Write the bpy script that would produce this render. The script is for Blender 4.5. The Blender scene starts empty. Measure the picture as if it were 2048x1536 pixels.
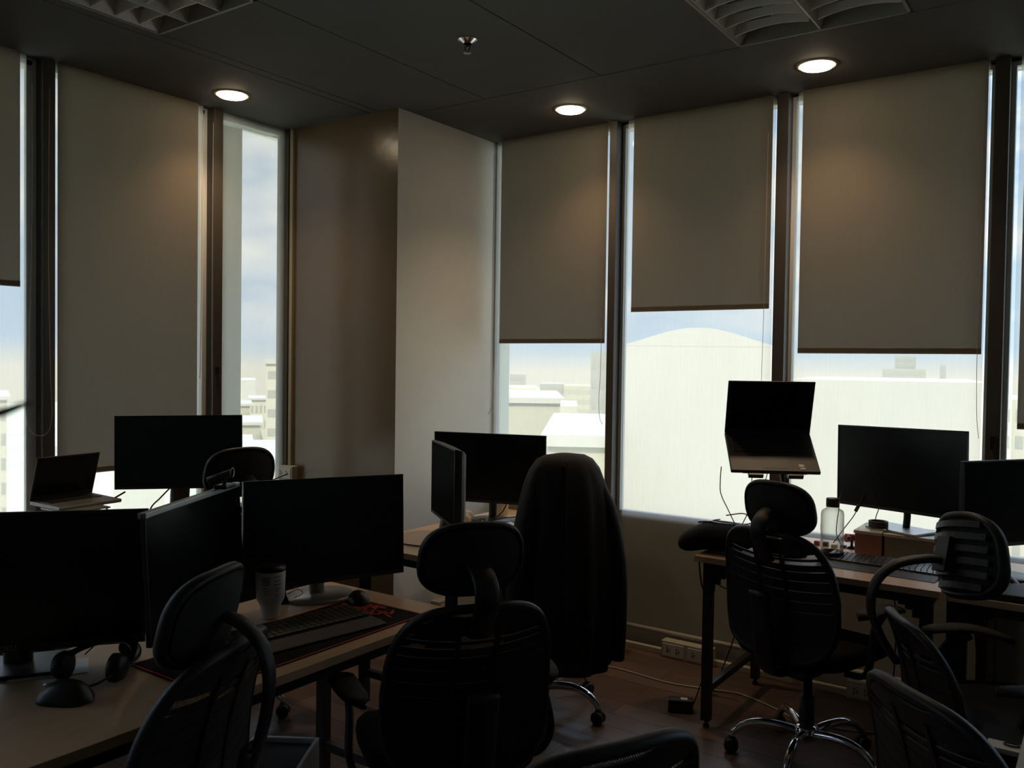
import bpy, bmesh, math, random
from mathutils import Vector, Matrix
random.seed(7)
PI = math.pi
R = math.radians
scene = bpy.context.scene
COL = scene.collection

# ------------------------------------------------------------------ camera
cd = bpy.data.cameras.new('camera')
cam = bpy.data.objects.new('camera', cd)
COL.objects.link(cam)
cd.sensor_width = 36.0
cd.lens = 1727.45 / 2048 * 36.0
cd.clip_start = 0.02
cd.clip_end = 3000
Rm = Matrix(((0.81963453, -0.02584135, 0.57230364),
             (0.57271270, 0.01233681, -0.81966332),
             (0.01412080, 0.99958993, 0.02491134)))
cam.matrix_world = Matrix.Translation((0, 0, 1.55)) @ Rm.to_4x4()
cd.dof.use_dof = True
cd.dof.focus_distance = 3.6
cd.dof.aperture_fstop = 12.5
scene.camera = cam

# ------------------------------------------------------------------ exposure
vs = scene.view_settings
scene.display_settings.display_device = 'sRGB'
vs.view_transform = 'Standard'
vs.look = 'None'
vs.exposure = 0.78
vs.gamma = 1.0
vs.use_curve_mapping = False
scene.cycles.max_bounces = 10
scene.cycles.diffuse_bounces = 4
scene.cycles.transparent_max_bounces = 16
scene.cycles.caustics_reflective = False
scene.cycles.caustics_refractive = False
scene.cycles.sample_clamp_indirect = 4.0

# ------------------------------------------------------------------ sky
SKY_LEFT, SKY_RIGHT, SKY_HIGH = 0.72, 0.88, 4.4
world = bpy.data.worlds.new('sky')
scene.world = world
world.use_nodes = True
nt = world.node_tree
nt.nodes.clear()
def wn(t, **kw):
    n = nt.nodes.new(t)
    for k, v in kw.items():
        setattr(n, k, v)
    return n
wl = nt.links.new
tc = wn('ShaderNodeTexCoord')
sep = wn('ShaderNodeSeparateXYZ'); wl(tc.outputs['Generated'], sep.inputs[0])
ramp = wn('ShaderNodeValToRGB')
mr = wn('ShaderNodeMapRange'); mr.inputs[1].default_value = -0.1; mr.inputs[2].default_value = 0.9
wl(sep.outputs[2], mr.inputs[0]); wl(mr.outputs[0], ramp.inputs[0])
els = ramp.color_ramp.elements
els[0].position = 0.0; els[0].color = (0.90, 0.85, 0.68, 1)
els[1].position = 1.0; els[1].color = (0.22, 0.34, 0.55, 1)
for p, c in ((0.09, (0.90, 0.88, 0.80, 1)), (0.12, (0.50, 0.66, 0.88, 1)), (0.35, (0.38, 0.54, 0.78, 1))):
    e = els.new(p); e.color = c
mp = wn('ShaderNodeMapping'); mp.inputs['Scale'].default_value = (1, 1, 2.6)
wl(tc.outputs['Generated'], mp.inputs[0])
nz = wn('ShaderNodeTexNoise'); nz.inputs['Scale'].default_value = 5.5; nz.inputs['Detail'].default_value = 6
nz.inputs['Roughness'].default_value = 0.55
wl(mp.outputs[0], nz.inputs['Vector'])
cr = wn('ShaderNodeMapRange'); cr.inputs[1].default_value = 0.44; cr.inputs[2].default_value = 0.66
wl(nz.outputs[0], cr.inputs[0])
up = wn('ShaderNodeMapRange'); up.inputs[1].default_value = 0.0; up.inputs[2].default_value = 0.06
wl(sep.outputs[2], up.inputs[0])
mu = wn('ShaderNodeMath', operation='MULTIPLY'); wl(cr.outputs[0], mu.inputs[0]); wl(up.outputs[0], mu.inputs[1])
mx = wn('ShaderNodeMixRGB'); wl(mu.outputs[0], mx.inputs[0]); wl(ramp.outputs[0], mx.inputs[1])
mx.inputs[2].default_value = (0.86, 0.90, 0.95, 1)
bg = wn('ShaderNodeBackground'); wl(mx.outputs[0], bg.inputs[0])
# the sky glows brighter on the side of the right-hand windows
br_ = wn('ShaderNodeMapRange'); br_.inputs[1].default_value = -0.2; br_.inputs[2].default_value = 0.95
br_.inputs[3].default_value = SKY_LEFT; br_.inputs[4].default_value = SKY_RIGHT
wl(sep.outputs[1], br_.inputs[0])
# upper sky out of view, brightened to add fill light to the room
hi = wn('ShaderNodeMapRange'); hi.inputs[1].default_value = 0.27; hi.inputs[2].default_value = 0.5
hi.inputs[3].default_value = 1.0; hi.inputs[4].default_value = SKY_HIGH
wl(sep.outputs[2], hi.inputs[0])
mh = wn('ShaderNodeMath', operation='MULTIPLY'); wl(br_.outputs[0], mh.inputs[0]); wl(hi.outputs[0], mh.inputs[1]); wl(mh.outputs[0], bg.inputs[1])
wo = wn('ShaderNodeOutputWorld'); wl(bg.outputs[0], wo.inputs[0])

# ------------------------------------------------------------------ sun (over the city, behind the building)
sd = bpy.data.lights.new('sun', 'SUN')
sd.energy = 3.4; sd.angle = math.radians(1.0); sd.color = (1.0, 0.95, 0.87)
sun = bpy.data.objects.new('sun', sd); COL.objects.link(sun)
sun.rotation_euler = Vector((0.45, -0.62, 0.75)).to_track_quat('Z', 'Y').to_euler()

# ------------------------------------------------------------------ materials
def newmat(name):
    m = bpy.data.materials.new(name); m.use_nodes = True
    m.node_tree.nodes.clear()
    return m, m.node_tree
def mat(name, col, rough=0.6, metal=0.0, spec=0.5, var=0.12, scale=30.0, bump=0.0, coat=0.0, emit=None, es=0.0, stretch=(1, 1, 1), tcoord='Object'):
    m, t = newmat(name)
    N = t.nodes.new; L = t.links.new
    p = N('ShaderNodeBsdfPrincipled'); o = N('ShaderNodeOutputMaterial'); L(p.outputs[0], o.inputs[0])
    c = N('ShaderNodeTexCoord'); mpp = N('ShaderNodeMapping'); mpp.inputs['Scale'].default_value = stretch
    L(c.outputs[tcoord], mpp.inputs[0])
    n = N('ShaderNodeTexNoise'); n.inputs['Scale'].default_value = scale; n.inputs['Detail'].default_value = 4
    L(mpp.outputs[0], n.inputs['Vector'])
    r = N('ShaderNodeMapRange'); r.inputs[3].default_value = 1 - var; r.inputs[4].default_value = 1 + var
    L(n.outputs[0], r.inputs[0])
    h = N('ShaderNodeHueSaturation'); h.inputs['Color'].default_value = (*col, 1)
    L(r.outputs[0], h.inputs['Value']); L(h.outputs[0], p.inputs['Base Color'])
    p.inputs['Roughness'].default_value = rough
    p.inputs['Metallic'].default_value = metal
    p.inputs['Specular IOR Level'].default_value = spec
    if coat: p.inputs['Coat Weight'].default_value = coat
    if bump:
        b = N('ShaderNodeBump'); b.inputs['Strength'].default_value = bump; b.inputs['Distance'].default_value = 0.004
        L(n.outputs[0], b.inputs['Height']); L(b.outputs[0], p.inputs['Normal'])
    if emit:
        p.inputs['Emission Color'].default_value = (*emit, 1); p.inputs['Emission Strength'].default_value = es
    return m
def wood(name, c1, c2, rough, axis='x', planks=None, spec=0.5):
    m, t = newmat(name)
    N = t.nodes.new; L = t.links.new
    p = N('ShaderNodeBsdfPrincipled'); o = N('ShaderNodeOutputMaterial'); L(p.outputs[0], o.inputs[0])
    c = N('ShaderNodeTexCoord'); mpp = N('ShaderNodeMapping')
    mpp.inputs['Scale'].default_value = (2, 28, 28) if axis == 'x' else (28, 2, 28)
    L(c.outputs['Object'], mpp.inputs[0])
    n = N('ShaderNodeTexNoise'); n.inputs['Scale'].default_value = 1.2; n.inputs['Detail'].default_value = 7; n.inputs['Distortion'].default_value = 0.8
    L(mpp.outputs[0], n.inputs['Vector'])
    mxx = N('ShaderNodeMixRGB'); mxx.inputs[1].default_value = (*c1, 1); mxx.inputs[2].default_value = (*c2, 1)
    L(n.outputs[0], mxx.inputs[0])
    src = mxx.outputs[0]
    if planks:
        br = N('ShaderNodeTexBrick'); br.inputs['Scale'].default_value = 1.0
        br.inputs['Brick Width'].default_value = planks[0]; br.inputs['Row Height'].default_value = planks[1]
        br.inputs['Mortar Size'].default_value = 0.0025; br.inputs['Color1'].default_value = (0.75, 0.75, 0.75, 1)
        br.inputs['Color2'].default_value = (1.25, 1.2, 1.2, 1); br.inputs['Mortar'].default_value = (0.25, 0.25, 0.25, 1)
        L(c.outputs['Object'], br.inputs['Vector'])
        mm = N('ShaderNodeMixRGB'); mm.blend_type = 'MULTIPLY'; mm.inputs[0].default_value = 1
        L(src, mm.inputs[1]); L(br.outputs['Color'], mm.inputs[2]); src = mm.outputs[0]
    L(src, p.inputs['Base Color']); p.inputs['Roughness'].default_value = rough; p.inputs['Specular IOR Level'].default_value = spec
    return m
def glassmat():
    m, t = newmat('window_glass'); N = t.nodes.new; L = t.links.new
    tr = N('ShaderNodeBsdfTransparent'); tr.inputs[0].default_value = (0.96, 0.97, 0.96, 1)
    g = N('ShaderNodeBsdfGlossy'); g.inputs['Roughness'].default_value = 0.02
    f = N('ShaderNodeFresnel'); f.inputs[0].default_value = 1.3
    mi = N('ShaderNodeMixShader'); o = N('ShaderNodeOutputMaterial')
    L(f.outputs[0], mi.inputs[0]); L(tr.outputs[0], mi.inputs[1]); L(g.outputs[0], mi.inputs[2]); L(mi.outputs[0], o.inputs[0])
    return m
def cloth(name, col, trans, tl, see=0.0, seecol=(1, 1, 1), weave=900):
    """roller fabric: diffuse weave that passes a little light, optionally see-through"""
    m, t = newmat(name); N = t.nodes.new; L = t.links.new
    c = N('ShaderNodeTexCoord'); n = N('ShaderNodeTexNoise'); n.inputs['Scale'].default_value = 60; n.inputs['Detail'].default_value = 5
    mpp = N('ShaderNodeMapping'); mpp.inputs['Scale'].default_value = (3, 3, 0.15); L(c.outputs['Object'], mpp.inputs[0]); L(mpp.outputs[0], n.inputs['Vector'])
    r = N('ShaderNodeMapRange'); r.inputs[3].default_value = 0.94; r.inputs[4].default_value = 1.06; L(n.outputs[0], r.inputs[0])
    h = N('ShaderNodeHueSaturation'); h.inputs['Color'].default_value = (*col, 1); L(r.outputs[0], h.inputs['Value'])
    d = N('ShaderNodeBsdfDiffuse'); L(h.outputs[0], d.inputs[0])
    tlb = N('ShaderNodeBsdfTranslucent')
    h2 = N('ShaderNodeHueSaturation'); h2.inputs['Color'].default_value = (*tl, 1); L(r.outputs[0], h2.inputs['Value']); L(h2.outputs[0], tlb.inputs[0])
    mi = N('ShaderNodeMixShader'); mi.inputs[0].default_value = trans
    L(d.outputs[0], mi.inputs[1]); L(tlb.outputs[0], mi.inputs[2])
    o = N('ShaderNodeOutputMaterial')
    if see:
        tr = N('ShaderNodeBsdfTransparent'); tr.inputs[0].default_value = (*seecol, 1)
        m2 = N('ShaderNodeMixShader'); m2.inputs[0].default_value = see
        L(mi.outputs[0], m2.inputs[1]); L(tr.outputs[0], m2.inputs[2]); L(m2.outputs[0], o.inputs[0])
    else:
        L(mi.outputs[0], o.inputs[0])
    return m
def meshmat(name, col, scale, hole):
    """open knit: real holes by position on the cloth"""
    m, t = newmat(name); N = t.nodes.new; L = t.links.new
    p = N('ShaderNodeBsdfPrincipled'); p.inputs['Base Color'].default_value = (*col, 1); p.inputs['Roughness'].default_value = 0.7
    p.inputs['Specular IOR Level'].default_value = 0.2
    c = N('ShaderNodeTexCoord'); s = N('ShaderNodeSeparateXYZ'); L(c.outputs['Object'], s.inputs[0])
    def M(op, a, b=None):
        n = N('ShaderNodeMath'); n.operation = op
        if isinstance(a, (int, float)): n.inputs[0].default_value = a
        else: L(a, n.inputs[0])
        if b is not None:
            if isinstance(b, (int, float)): n.inputs[1].default_value = b
            else: L(b, n.inputs[1])
        return n.outputs[0]
    u = M('MULTIPLY', M('ADD', s.outputs[0], s.outputs[2]), scale)
    v = M('MULTIPLY', M('SUBTRACT', s.outputs[0], s.outputs[2]), scale)
    w = M('MULTIPLY', M('SINE', u), M('SINE', v))
    hit = M('GREATER_THAN', M('ABSOLUTE', w), hole)
    tr = N('ShaderNodeBsdfTransparent'); mi = N('ShaderNodeMixShader'); o = N('ShaderNodeOutputMaterial')
    L(hit, mi.inputs[0]); L(p.outputs[0], mi.inputs[1]); L(tr.outputs[0], mi.inputs[2]); L(mi.outputs[0], o.inputs[0])
    return m

M = {}
M['column'] = mat('painted_column', (0.76, 0.77, 0.74), 0.45, spec=0.3, var=0.04, scale=14, bump=0.1)
M['taupe'] = mat('taupe_column_face', (0.150, 0.108, 0.064), 0.25, spec=0.55, var=0.06, scale=9, bump=0.4)  # darker brown base colour, used on the left face only
M['wall'] = mat('painted_wall', (0.50, 0.50, 0.48), 0.7, var=0.05, scale=8)
M['sillwall'] = mat('sill_wall', (0.36, 0.38, 0.37), 0.7, var=0.05, scale=8)
M['ceiling'] = mat('charcoal_ceiling_board', (0.108, 0.108, 0.103), 0.75, var=0.08, scale=6)
M['ceilgap'] = mat('ceiling_void', (0.01, 0.01, 0.01), 0.9)
M['floor'] = wood('laminate_floor', (0.090, 0.055, 0.042), (0.19, 0.125, 0.095), 0.30, 'x', (1.2, 0.13))
M['maple'] = wood('maple_laminate', (0.54, 0.36, 0.22), (0.72, 0.50, 0.33), 0.32, 'x')
M['mapley'] = wood('maple_laminate_long', (0.54, 0.36, 0.22), (0.72, 0.50, 0.33), 0.32, 'y')
M['edge'] = mat('desk_edge_band', (0.22, 0.18, 0.11), 0.5)
M['mullion'] = mat('brown_mullion', (0.07, 0.06, 0.05), 0.5, var=0.06)
M['alu'] = mat('white_aluminium', (0.62, 0.63, 0.62), 0.45, var=0.04)
M['glass'] = glassmat()
M['blackout'] = cloth('blackout_cloth', (0.13, 0.104, 0.074), 0.095, (0.78, 0.66, 0.52))
M['sheer'] = cloth('sunscreen_cloth', (0.72, 0.71, 0.67), 0.62, (0.97, 0.945, 0.88), see=0.55, seecol=(0.99, 0.965, 0.905))
M['rail'] = mat('blind_rail', (0.42, 0.40, 0.37), 0.45)
M['cord'] = mat('bead_chain', (0.45, 0.42, 0.36), 0.5)
M['blackplastic'] = mat('black_plastic', (0.010, 0.010, 0.011), 0.42, var=0.2)
M['softblack'] = mat('soft_black_plastic', (0.030, 0.030, 0.032), 0.5, var=0.2)
M['screen'] = mat('dark_screen', (0.006, 0.007, 0.009), 0.42, spec=0.12, var=0.05)
M['shell'] = mat('monitor_shell', (0.022, 0.026, 0.028), 0.45)
M['fabric'] = mat('black_fabric', (0.008, 0.008, 0.009), 0.9, spec=0.15, var=0.3, scale=200, bump=0.3)
M['padfab'] = mat('charcoal_pad_cloth', (0.028, 0.027, 0.027), 0.8, spec=0.3, var=0.35, scale=260, bump=0.5)
M['net'] = meshmat('black_net', (0.012, 0.012, 0.013), 620, 0.60)
M['frame'] = mat('chair_frame_plastic', (0.013, 0.013, 0.014), 0.48, spec=0.4, var=0.25, scale=300)
M['chrome'] = mat('chrome', (0.82, 0.82, 0.85), 0.09, metal=1.0, var=0.02)
M['steel'] = mat('black_steel', (0.016, 0.016, 0.017), 0.4, var=0.15)
M['silver'] = mat('silver_plastic', (0.42, 0.43, 0.45), 0.35, metal=0.6, var=0.03)
M['white'] = mat('white_plastic', (0.62, 0.61, 0.57), 0.45, var=0.04)
M['offwhite'] = mat('ivory_plastic', (0.50, 0.47, 0.38), 0.5, var=0.05)
M['paper'] = mat('white_paper', (0.72, 0.72, 0.70), 0.8, var=0.04)
M['hole'] = mat('socket_hole', (0.02, 0.02, 0.02), 0.8)
M['cable'] = mat('black_cable', (0.015, 0.015, 0.015), 0.5)
M['wcable'] = mat('beige_cable', (0.40, 0.37, 0.30), 0.5)
M['red'] = mat('dark_red_print', (0.42, 0.03, 0.02), 0.7)
M['keys'] = mat('keycaps', (0.028, 0.027, 0.025), 0.45, var=0.2)
M['keysg'] = mat('gloss_keycaps', (0.05, 0.05, 0.05), 0.3, var=0.2)
M['kbody'] = mat('keyboard_body', (0.035, 0.034, 0.03), 0.5)
M['grey'] = mat('grey_plastic', (0.30, 0.29, 0.27), 0.5)
M['laptopgrey'] = mat('grey_aluminium', (0.28, 0.27, 0.25), 0.4, metal=0.5)
M['pinkbox'] = mat('brown_pink_card', (0.30, 0.15, 0.12), 0.7)
M['greybox'] = mat('grey_card', (0.20, 0.20, 0.17), 0.7)
M['lid'] = mat('pale_card_lid', (0.62, 0.60, 0.55), 0.5)
M['green'] = mat('green_card', (0.10, 0.20, 0.10), 0.6)
M['cup'] = mat('paper_cup', (0.65, 0.62, 0.48), 0.7)
M['jacket'] = mat('black_jacket_cloth', (0.020, 0.021, 0.023), 0.75, spec=0.35, var=0.3, scale=120, bump=0.2)
M['louver'] = mat('louvre_metal', (0.72, 0.70, 0.64), 0.35, metal=0.3, var=0.05)
M['tinbody'] = mat('fitting_body', (0.35, 0.34, 0.31), 0.5)
M['lamp'] = mat('lit_lamp', (1, 0.9, 0.75), 0.5, emit=(1.0, 0.78, 0.52), es=16.0)
M['trimring'] = mat('lamp_ring', (0.75, 0.68, 0.55), 0.4)
M['redcam'] = mat('dark_red_plastic', (0.22, 0.03, 0.03), 0.3)
M['conc'] = mat('pale_concrete', (0.62, 0.58, 0.44), 0.9, var=0.08, scale=0.6)
M['cream'] = mat('cream_render', (0.52, 0.485, 0.37), 0.9, var=0.06, scale=0.08)
M['tan'] = mat('weathered_render', (0.42, 0.385, 0.27), 0.9, var=0.10, scale=0.1)
M['greyb'] = mat('hazed_grey_render', (0.36, 0.345, 0.29), 0.9, var=0.10, scale=0.1)  # grey lightened, so distance haze sits in the colour
M['whiteb'] = mat('white_render', (0.48, 0.455, 0.39), 0.8, var=0.07, scale=1.2, stretch=(1, 1, .08))
M['winb'] = mat('hazed_openings', (0.33, 0.315, 0.25), 0.5)  # openings paled towards the walls: distance haze put into the colour
M['ground'] = mat('hazy_ground', (0.46, 0.47, 0.36), 0.95, var=0.35, scale=0.03, tcoord='Object')
def screenmat():
    m, t = newmat('dark_screen'); N = t.nodes.new; L = t.links.new
    d = N('ShaderNodeBsdfDiffuse'); d.inputs[0].default_value = (0.006, 0.007, 0.008, 1)
    g = N('ShaderNodeBsdfGlossy'); g.inputs[0].default_value = (0.9, 1.0, 1.0, 1); g.inputs['Roughness'].default_value = 0.22
    mi = N('ShaderNodeMixShader'); mi.inputs[0].default_value = 0.025; o = N('ShaderNodeOutputMaterial')
    L(d.outputs[0], mi.inputs[1]); L(g.outputs[0], mi.inputs[2]); L(mi.outputs[0], o.inputs[0])
    return m
M['screen'] = screenmat()
def bottlemat():
    m, t = newmat('clear_bottle'); N = t.nodes.new; L = t.links.new
    tr = N('ShaderNodeBsdfTransparent'); tr.inputs[0].default_value = (0.86, 0.87, 0.86, 1)
    g = N('ShaderNodeBsdfPrincipled'); g.inputs['Base Color'].default_value = (0.75, 0.76, 0.75, 1); g.inputs['Roughness'].default_value = 0.12
    lw = N('ShaderNodeLayerWeight'); lw.inputs[0].default_value = 0.35
    mi = N('ShaderNodeMixShader'); o = N('ShaderNodeOutputMaterial')
    L(lw.outputs['Facing'], mi.inputs[0]); L(tr.outputs[0], mi.inputs[1]); L(g.outputs[0], mi.inputs[2]); L(mi.outputs[0], o.inputs[0])
    return m
M['bottle'] = bottlemat()

# ------------------------------------------------------------------ mesh helpers
def obj(name, bm, m, parent=None, loc=None, rot=None, smooth=False, bev=0.0, solid=0.0, sub=0):
    me = bpy.data.meshes.new(name)
    bmesh.ops.recalc_face_normals(bm, faces=bm.faces[:])
    bm.to_mesh(me); bm.free()
    o = bpy.data.objects.new(name, me); COL.objects.link(o)
    if isinstance(m, (list, tuple)):
        for k in m: me.materials.append(M[k])
    else:
        me.materials.append(M[m])
    if smooth:
        for p in me.polygons: p.use_smooth = True
    if solid:
        s = o.modifiers.new('thickness', 'SOLIDIFY'); s.thickness = solid; s.offset = 0
    if bev:
        b = o.modifiers.new('bevel', 'BEVEL'); b.width = bev; b.segments = 3; b.limit_method = 'ANGLE'
    if sub:
        b = o.modifiers.new('sub', 'SUBSURF'); b.levels = sub; b.render_levels = sub
    if parent is not None: o.parent = parent
    if loc: o.location = loc
    if rot: o.rotation_euler = rot
    return o
def bx(bm, x0, x1, y0, y1, z0, z1, mi=0, mtx=None):
    v = [bm.verts.new((x, y, z)) for x in (x0, x1) for y in (y0, y1) for z in (z0, z1)]
    fs = [(0, 1, 3, 2), (4, 6, 7, 5), (0, 4, 5, 1), (2, 3, 7, 6), (0, 2, 6, 4), (1, 5, 7, 3)]
    for f in fs:
        fc = bm.faces.new([v[i] for i in f]); fc.material_index = mi
    if mtx is not None:
        bmesh.ops.transform(bm, matrix=mtx, verts=v)
    return v
def box(name, x0, x1, y0, y1, z0, z1, m, parent=None, bev=0.0, **k):
    bm = bmesh.new(); bx(bm, x0, x1, y0, y1, z0, z1)
    return obj(name, bm, m, parent, bev=bev, **k)
def smoothpath(pts, n=6):
    P = [Vector(p) for p in pts]
    if len(P) < 3: return P
    out = []
    for i in range(len(P) - 1):
        p0 = P[max(i - 1, 0)]; p1 = P[i]; p2 = P[i + 1]; p3 = P[min(i + 2, len(P) - 1)]
        for k in range(n):
            t = k / n
            out.append(0.5 * ((2 * p1) + (p2 - p0) * t + (2 * p0 - 5 * p1 + 4 * p2 - p3) * t * t + (3 * p1 - p0 - 3 * p2 + p3) * t ** 3))
    out.append(P[-1])
    return out
def tube(bm, pts, r, n=8, smooth=True, closed=False, flat=None, mi=0, up=None):
    """sweep a circle or ellipse (flat=(rx, ry)) along pts; r may be a list"""
    P = smoothpath(pts) if smooth else [Vector(p) for p in pts]
    rings = []
    ref = Vector(up) if up else None
    prev = None
    for i, p in enumerate(P):
        if closed: d = P[(i + 1) % len(P)] - P[i - 1]
        else: d = P[min(i + 1, len(P) - 1)] - P[max(i - 1, 0)]
        if d.length < 1e-9: d = Vector((0, 0, 1))
        d.normalize()
        if ref is not None:
            a = ref - d * ref.dot(d)
            if a.length < 1e-4: a = prev or d.orthogonal()
        elif prev is None: a = d.orthogonal()
        else:
            a = prev - d * prev.dot(d)
            if a.length < 1e-6: a = d.orthogonal()
        a.normalize(); prev = a; b = d.cross(a)
        if isinstance(r, (list, tuple)):
            f = i / max(1, len(P) - 1) * (len(r) - 1); k = min(int(f), len(r) - 2); rr = r[k] + (r[k + 1] - r[k]) * (f - k)
        else: rr = r
        ra, rb = (rr, rr) if not flat else (rr * flat[0], rr * flat[1])
        rings.append([bm.verts.new(p + a * (ra * math.cos(2 * PI * j / n)) + b * (rb * math.sin(2 * PI * j / n))) for j in range(n)])
    m = len(rings)
    for i in range(m if closed else m - 1):
        A = rings[i]; B = rings[(i + 1) % m]
        for j in range(n):
            f = bm.faces.new((A[j], A[(j + 1) % n], B[(j + 1) % n], B[j])); f.material_index = mi
    if not closed:
        for A in (rings[0], rings[-1]):
            try:
                f = bm.faces.new(A); f.material_index = mi
            except ValueError: pass
def lathe(bm, prof, n=24, c=(0, 0, 0), mi=0, sx=1, sy=1):
    rings = []
    for r, z in prof:
        if r < 1e-6: rings.append([bm.verts.new((c[0], c[1], c[2] + z))])
        else: rings.append([bm.verts.new((c[0] + sx * r * math.cos(2 * PI * j / n), c[1] + sy * r * math.sin(2 * PI * j / n), c[2] + z)) for j in range(n)])
    for A, B in zip(rings, rings[1:]):
        for j in range(n):
            k = (j + 1) % n
            if len(A) == 1 and len(B) == 1: continue
            if len(A) == 1: f = bm.faces.new((A[0], B[k], B[j]))
            elif len(B) == 1: f = bm.faces.new((A[j], A[k], B[0]))
            else: f = bm.faces.new((A[j], A[k], B[k], B[j]))
            f.material_index = mi
def loft(bm, rings, cap=True, closed=True, mi=0):
    R = [[bm.verts.new(p) for p in r] for r in rings]
    n = len(R[0])
    for A, B in zip(R, R[1:]):
        for j in range(n if closed else n - 1):
            f = bm.faces.new((A[j], A[(j + 1) % n], B[(j + 1) % n], B[j])); f.material_index = mi
    if cap:
        for A in (R[0], R[-1]):
            try: f = bm.faces.new(A); f.material_index = mi
            except ValueError: pass
    return R
def rbox(name, w, d, h, m, parent=None, r=0.006, loc=(0, 0, 0), rot=None, z0=0.0):
    bm = bmesh.new(); bx(bm, -w / 2, w / 2, -d / 2, d / 2, z0, z0 + h)
    return obj(name, bm, m, parent, loc=loc, rot=rot, bev=r)
def empty(name, loc=(0, 0, 0), rz=0.0):
    o = bpy.data.objects.new(name, None); COL.objects.link(o); o.location = loc; o.rotation_euler = (0, 0, rz)
    o.empty_display_size = 0.1
    return o
def tag(o, label, cat, group=None, kind=None):
    o['label'] = label; o['category'] = cat
    if group: o['group'] = group
    if kind: o['kind'] = kind
    return o
def struct(o, label=None):
    o['kind'] = 'structure'
    if label: o['label'] = label
    return o
def copy_tree(o, parent=None):
    c = o.copy(); COL.objects.link(c)
    if parent is not None:
        c.parent = parent; c.matrix_parent_inverse = o.matrix_parent_inverse.copy()
    for ch in [x for x in ALLCH.get(o.name, [])]:
        copy_tree(ch, c)
    return c
ALLCH = {}
def index_children(root):
    kids = [c for c in bpy.data.objects if c.parent == root]
    ALLCH[root.name] = kids
    for k in kids: index_children(k)

# ================================================================== THE ROOM
ZC = 2.885
YB = 4.27      # plane of the sun screens on the right window wall
XA = -4.00     # plane of the sun screens on the left window wall
XR, YF = 3.2, -3.2

struct(box('floor', -4.2, XR, YF, 4.4, -0.08, 0.0, 'floor'), 'dark red-brown laminate floor')

# ceiling: charcoal boards with thin open joints and two openings for the louvred fittings
bm = bmesh.new()
holes = [(-3.27, -2.66, 0.89, 2.11), (-1.325, -0.66, 2.30, 3.525)]
xs = [-3.27, -2.66, -1.99, -1.325, -0.66, 0.0, 0.66, 1.32, 1.98]
ys = [3.535, 2.11, 0.89, -0.33, -1.55]
g = 0.0028
def board(x0, x1, y0, y1, z=ZC):
    bx(bm, x0 + g, x1 - g, y0 + g, y1 - g, z, z + 0.012)
board(-4.2, XR, 3.535, 4.45)
board(-4.2, -3.335, YF, 3.535)
board(-3.335, -3.27, YF, 3.535)
for i in range(len(xs) - 1):
    for j in range(len(ys) - 1):
        x0, x1, y1, y0 = xs[i], xs[i + 1], ys[j], ys[j + 1]
        if (x0, x1, y0, y1) == (-3.27, -2.66, 0.89, 2.11): continue
        if abs(x0 + 1.325) < 1e-6 and abs(y1 - 3.535) < 1e-6:
            board(x0, x1, 2.11, 2.30); continue
        board(x0, x1, y0, y1, ZC + 0.0)
board(1.98, XR, -1.55, 3.535); board(-3.27, XR, YF, -1.55)
obj_c = obj('ceiling', bm, 'ceiling'); struct(obj_c, 'charcoal ceiling boards with thin joints')
bm = bmesh.new(); bx(bm, -4.3, XR, YF, 4.5, ZC + 0.16, ZC + 0.2)
o = obj('void_slab', bm, 'ceilgap', obj_c)

# solid walls out of view
struct(box('wall_front', -4.3, XR + 0.1, YF - 0.1, YF, 0, 3.05, 'wall'))
struct(box('wall_right', XR, XR + 0.1, YF, 4.5, 0, 3.05, 'wall'))

# low walls under the glazing and end pieces
bm = bmesh.new()
bx(bm, -3.15, XR, YB + 0.03, YB + 0.18, 0, 0.70)
bx(bm, 2.40, XR, YB + 0.03, YB + 0.18, 0.70, 3.36)
bx(bm, .50, .60, YB + 0.03, YB + 0.18, 0.70, 3.36)
bx(bm, 1.45, 1.55, YB + 0.03, YB + 0.18, 0.70, 3.36)
bx(bm, -3.15, XR, YB + 0.03, YB + 0.18, ZC - 0.01, 3.36)
struct(obj('wall_back', bm, 'sillwall'), 'low dark wall under the right-hand windows')
bm = bmesh.new()
bx(bm, XA - 0.18, XA - 0.03, YF, 3.41, 0, 0.70)
for a_, b_ in ((YF, -2.4), (-1.55, -1.45), (-.60, -.50), (.35, .45), (1.02, 1.06)):
    bx(bm, XA - 0.18, XA - 0.03, a_, b_, 0.70, 3.36)
bx(bm, XA - 0.18, XA - 0.03, YF, 3.41, ZC - 0.01, 3.36)
struct(obj('wall_left', bm, 'sillwall'), 'low dark wall under the left-hand windows')

# corner column
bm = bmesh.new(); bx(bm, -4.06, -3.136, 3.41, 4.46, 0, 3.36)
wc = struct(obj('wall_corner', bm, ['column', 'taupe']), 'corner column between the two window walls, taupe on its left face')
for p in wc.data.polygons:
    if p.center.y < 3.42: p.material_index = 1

# mullions
def trim(n, x0, x1, y0, y1, lab, z0=0.0, m='mullion'):
    o = box('trim_%d' % n, x0, x1, y0, y1, z0, ZC, m, bev=0.002); struct(o, lab); return o
trim(1, -2.318, -2.274, YB - 0.04, YB + 0.06, 'dark mullion between first and second right-hand windows')
trim(2, -1.392, -1.335, YB - 0.04, YB + 0.06, 'dark mullion between second and third right-hand windows')
t3 = trim(3, -0.455, -0.398, YB - 0.04, YB + 0.06, 'dark mullion at the right edge')
trim(4, XA - 0.06, XA + 0.03, 1.985, 2.040, 'brown mullion at far left')
t5 = trim(5, XA - 0.06, XA + 0.03, 2.882, 2.938, 'dark mullion left of the bare window')
trim(6, XA - 0.06, XA + 0.03, 3.386, 3.410, 'narrow dark frame beside the column')
trim(7, XA - 0.06, XA + 0.03, 1.06, 1.11, 'brown mullion out at left')
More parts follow.
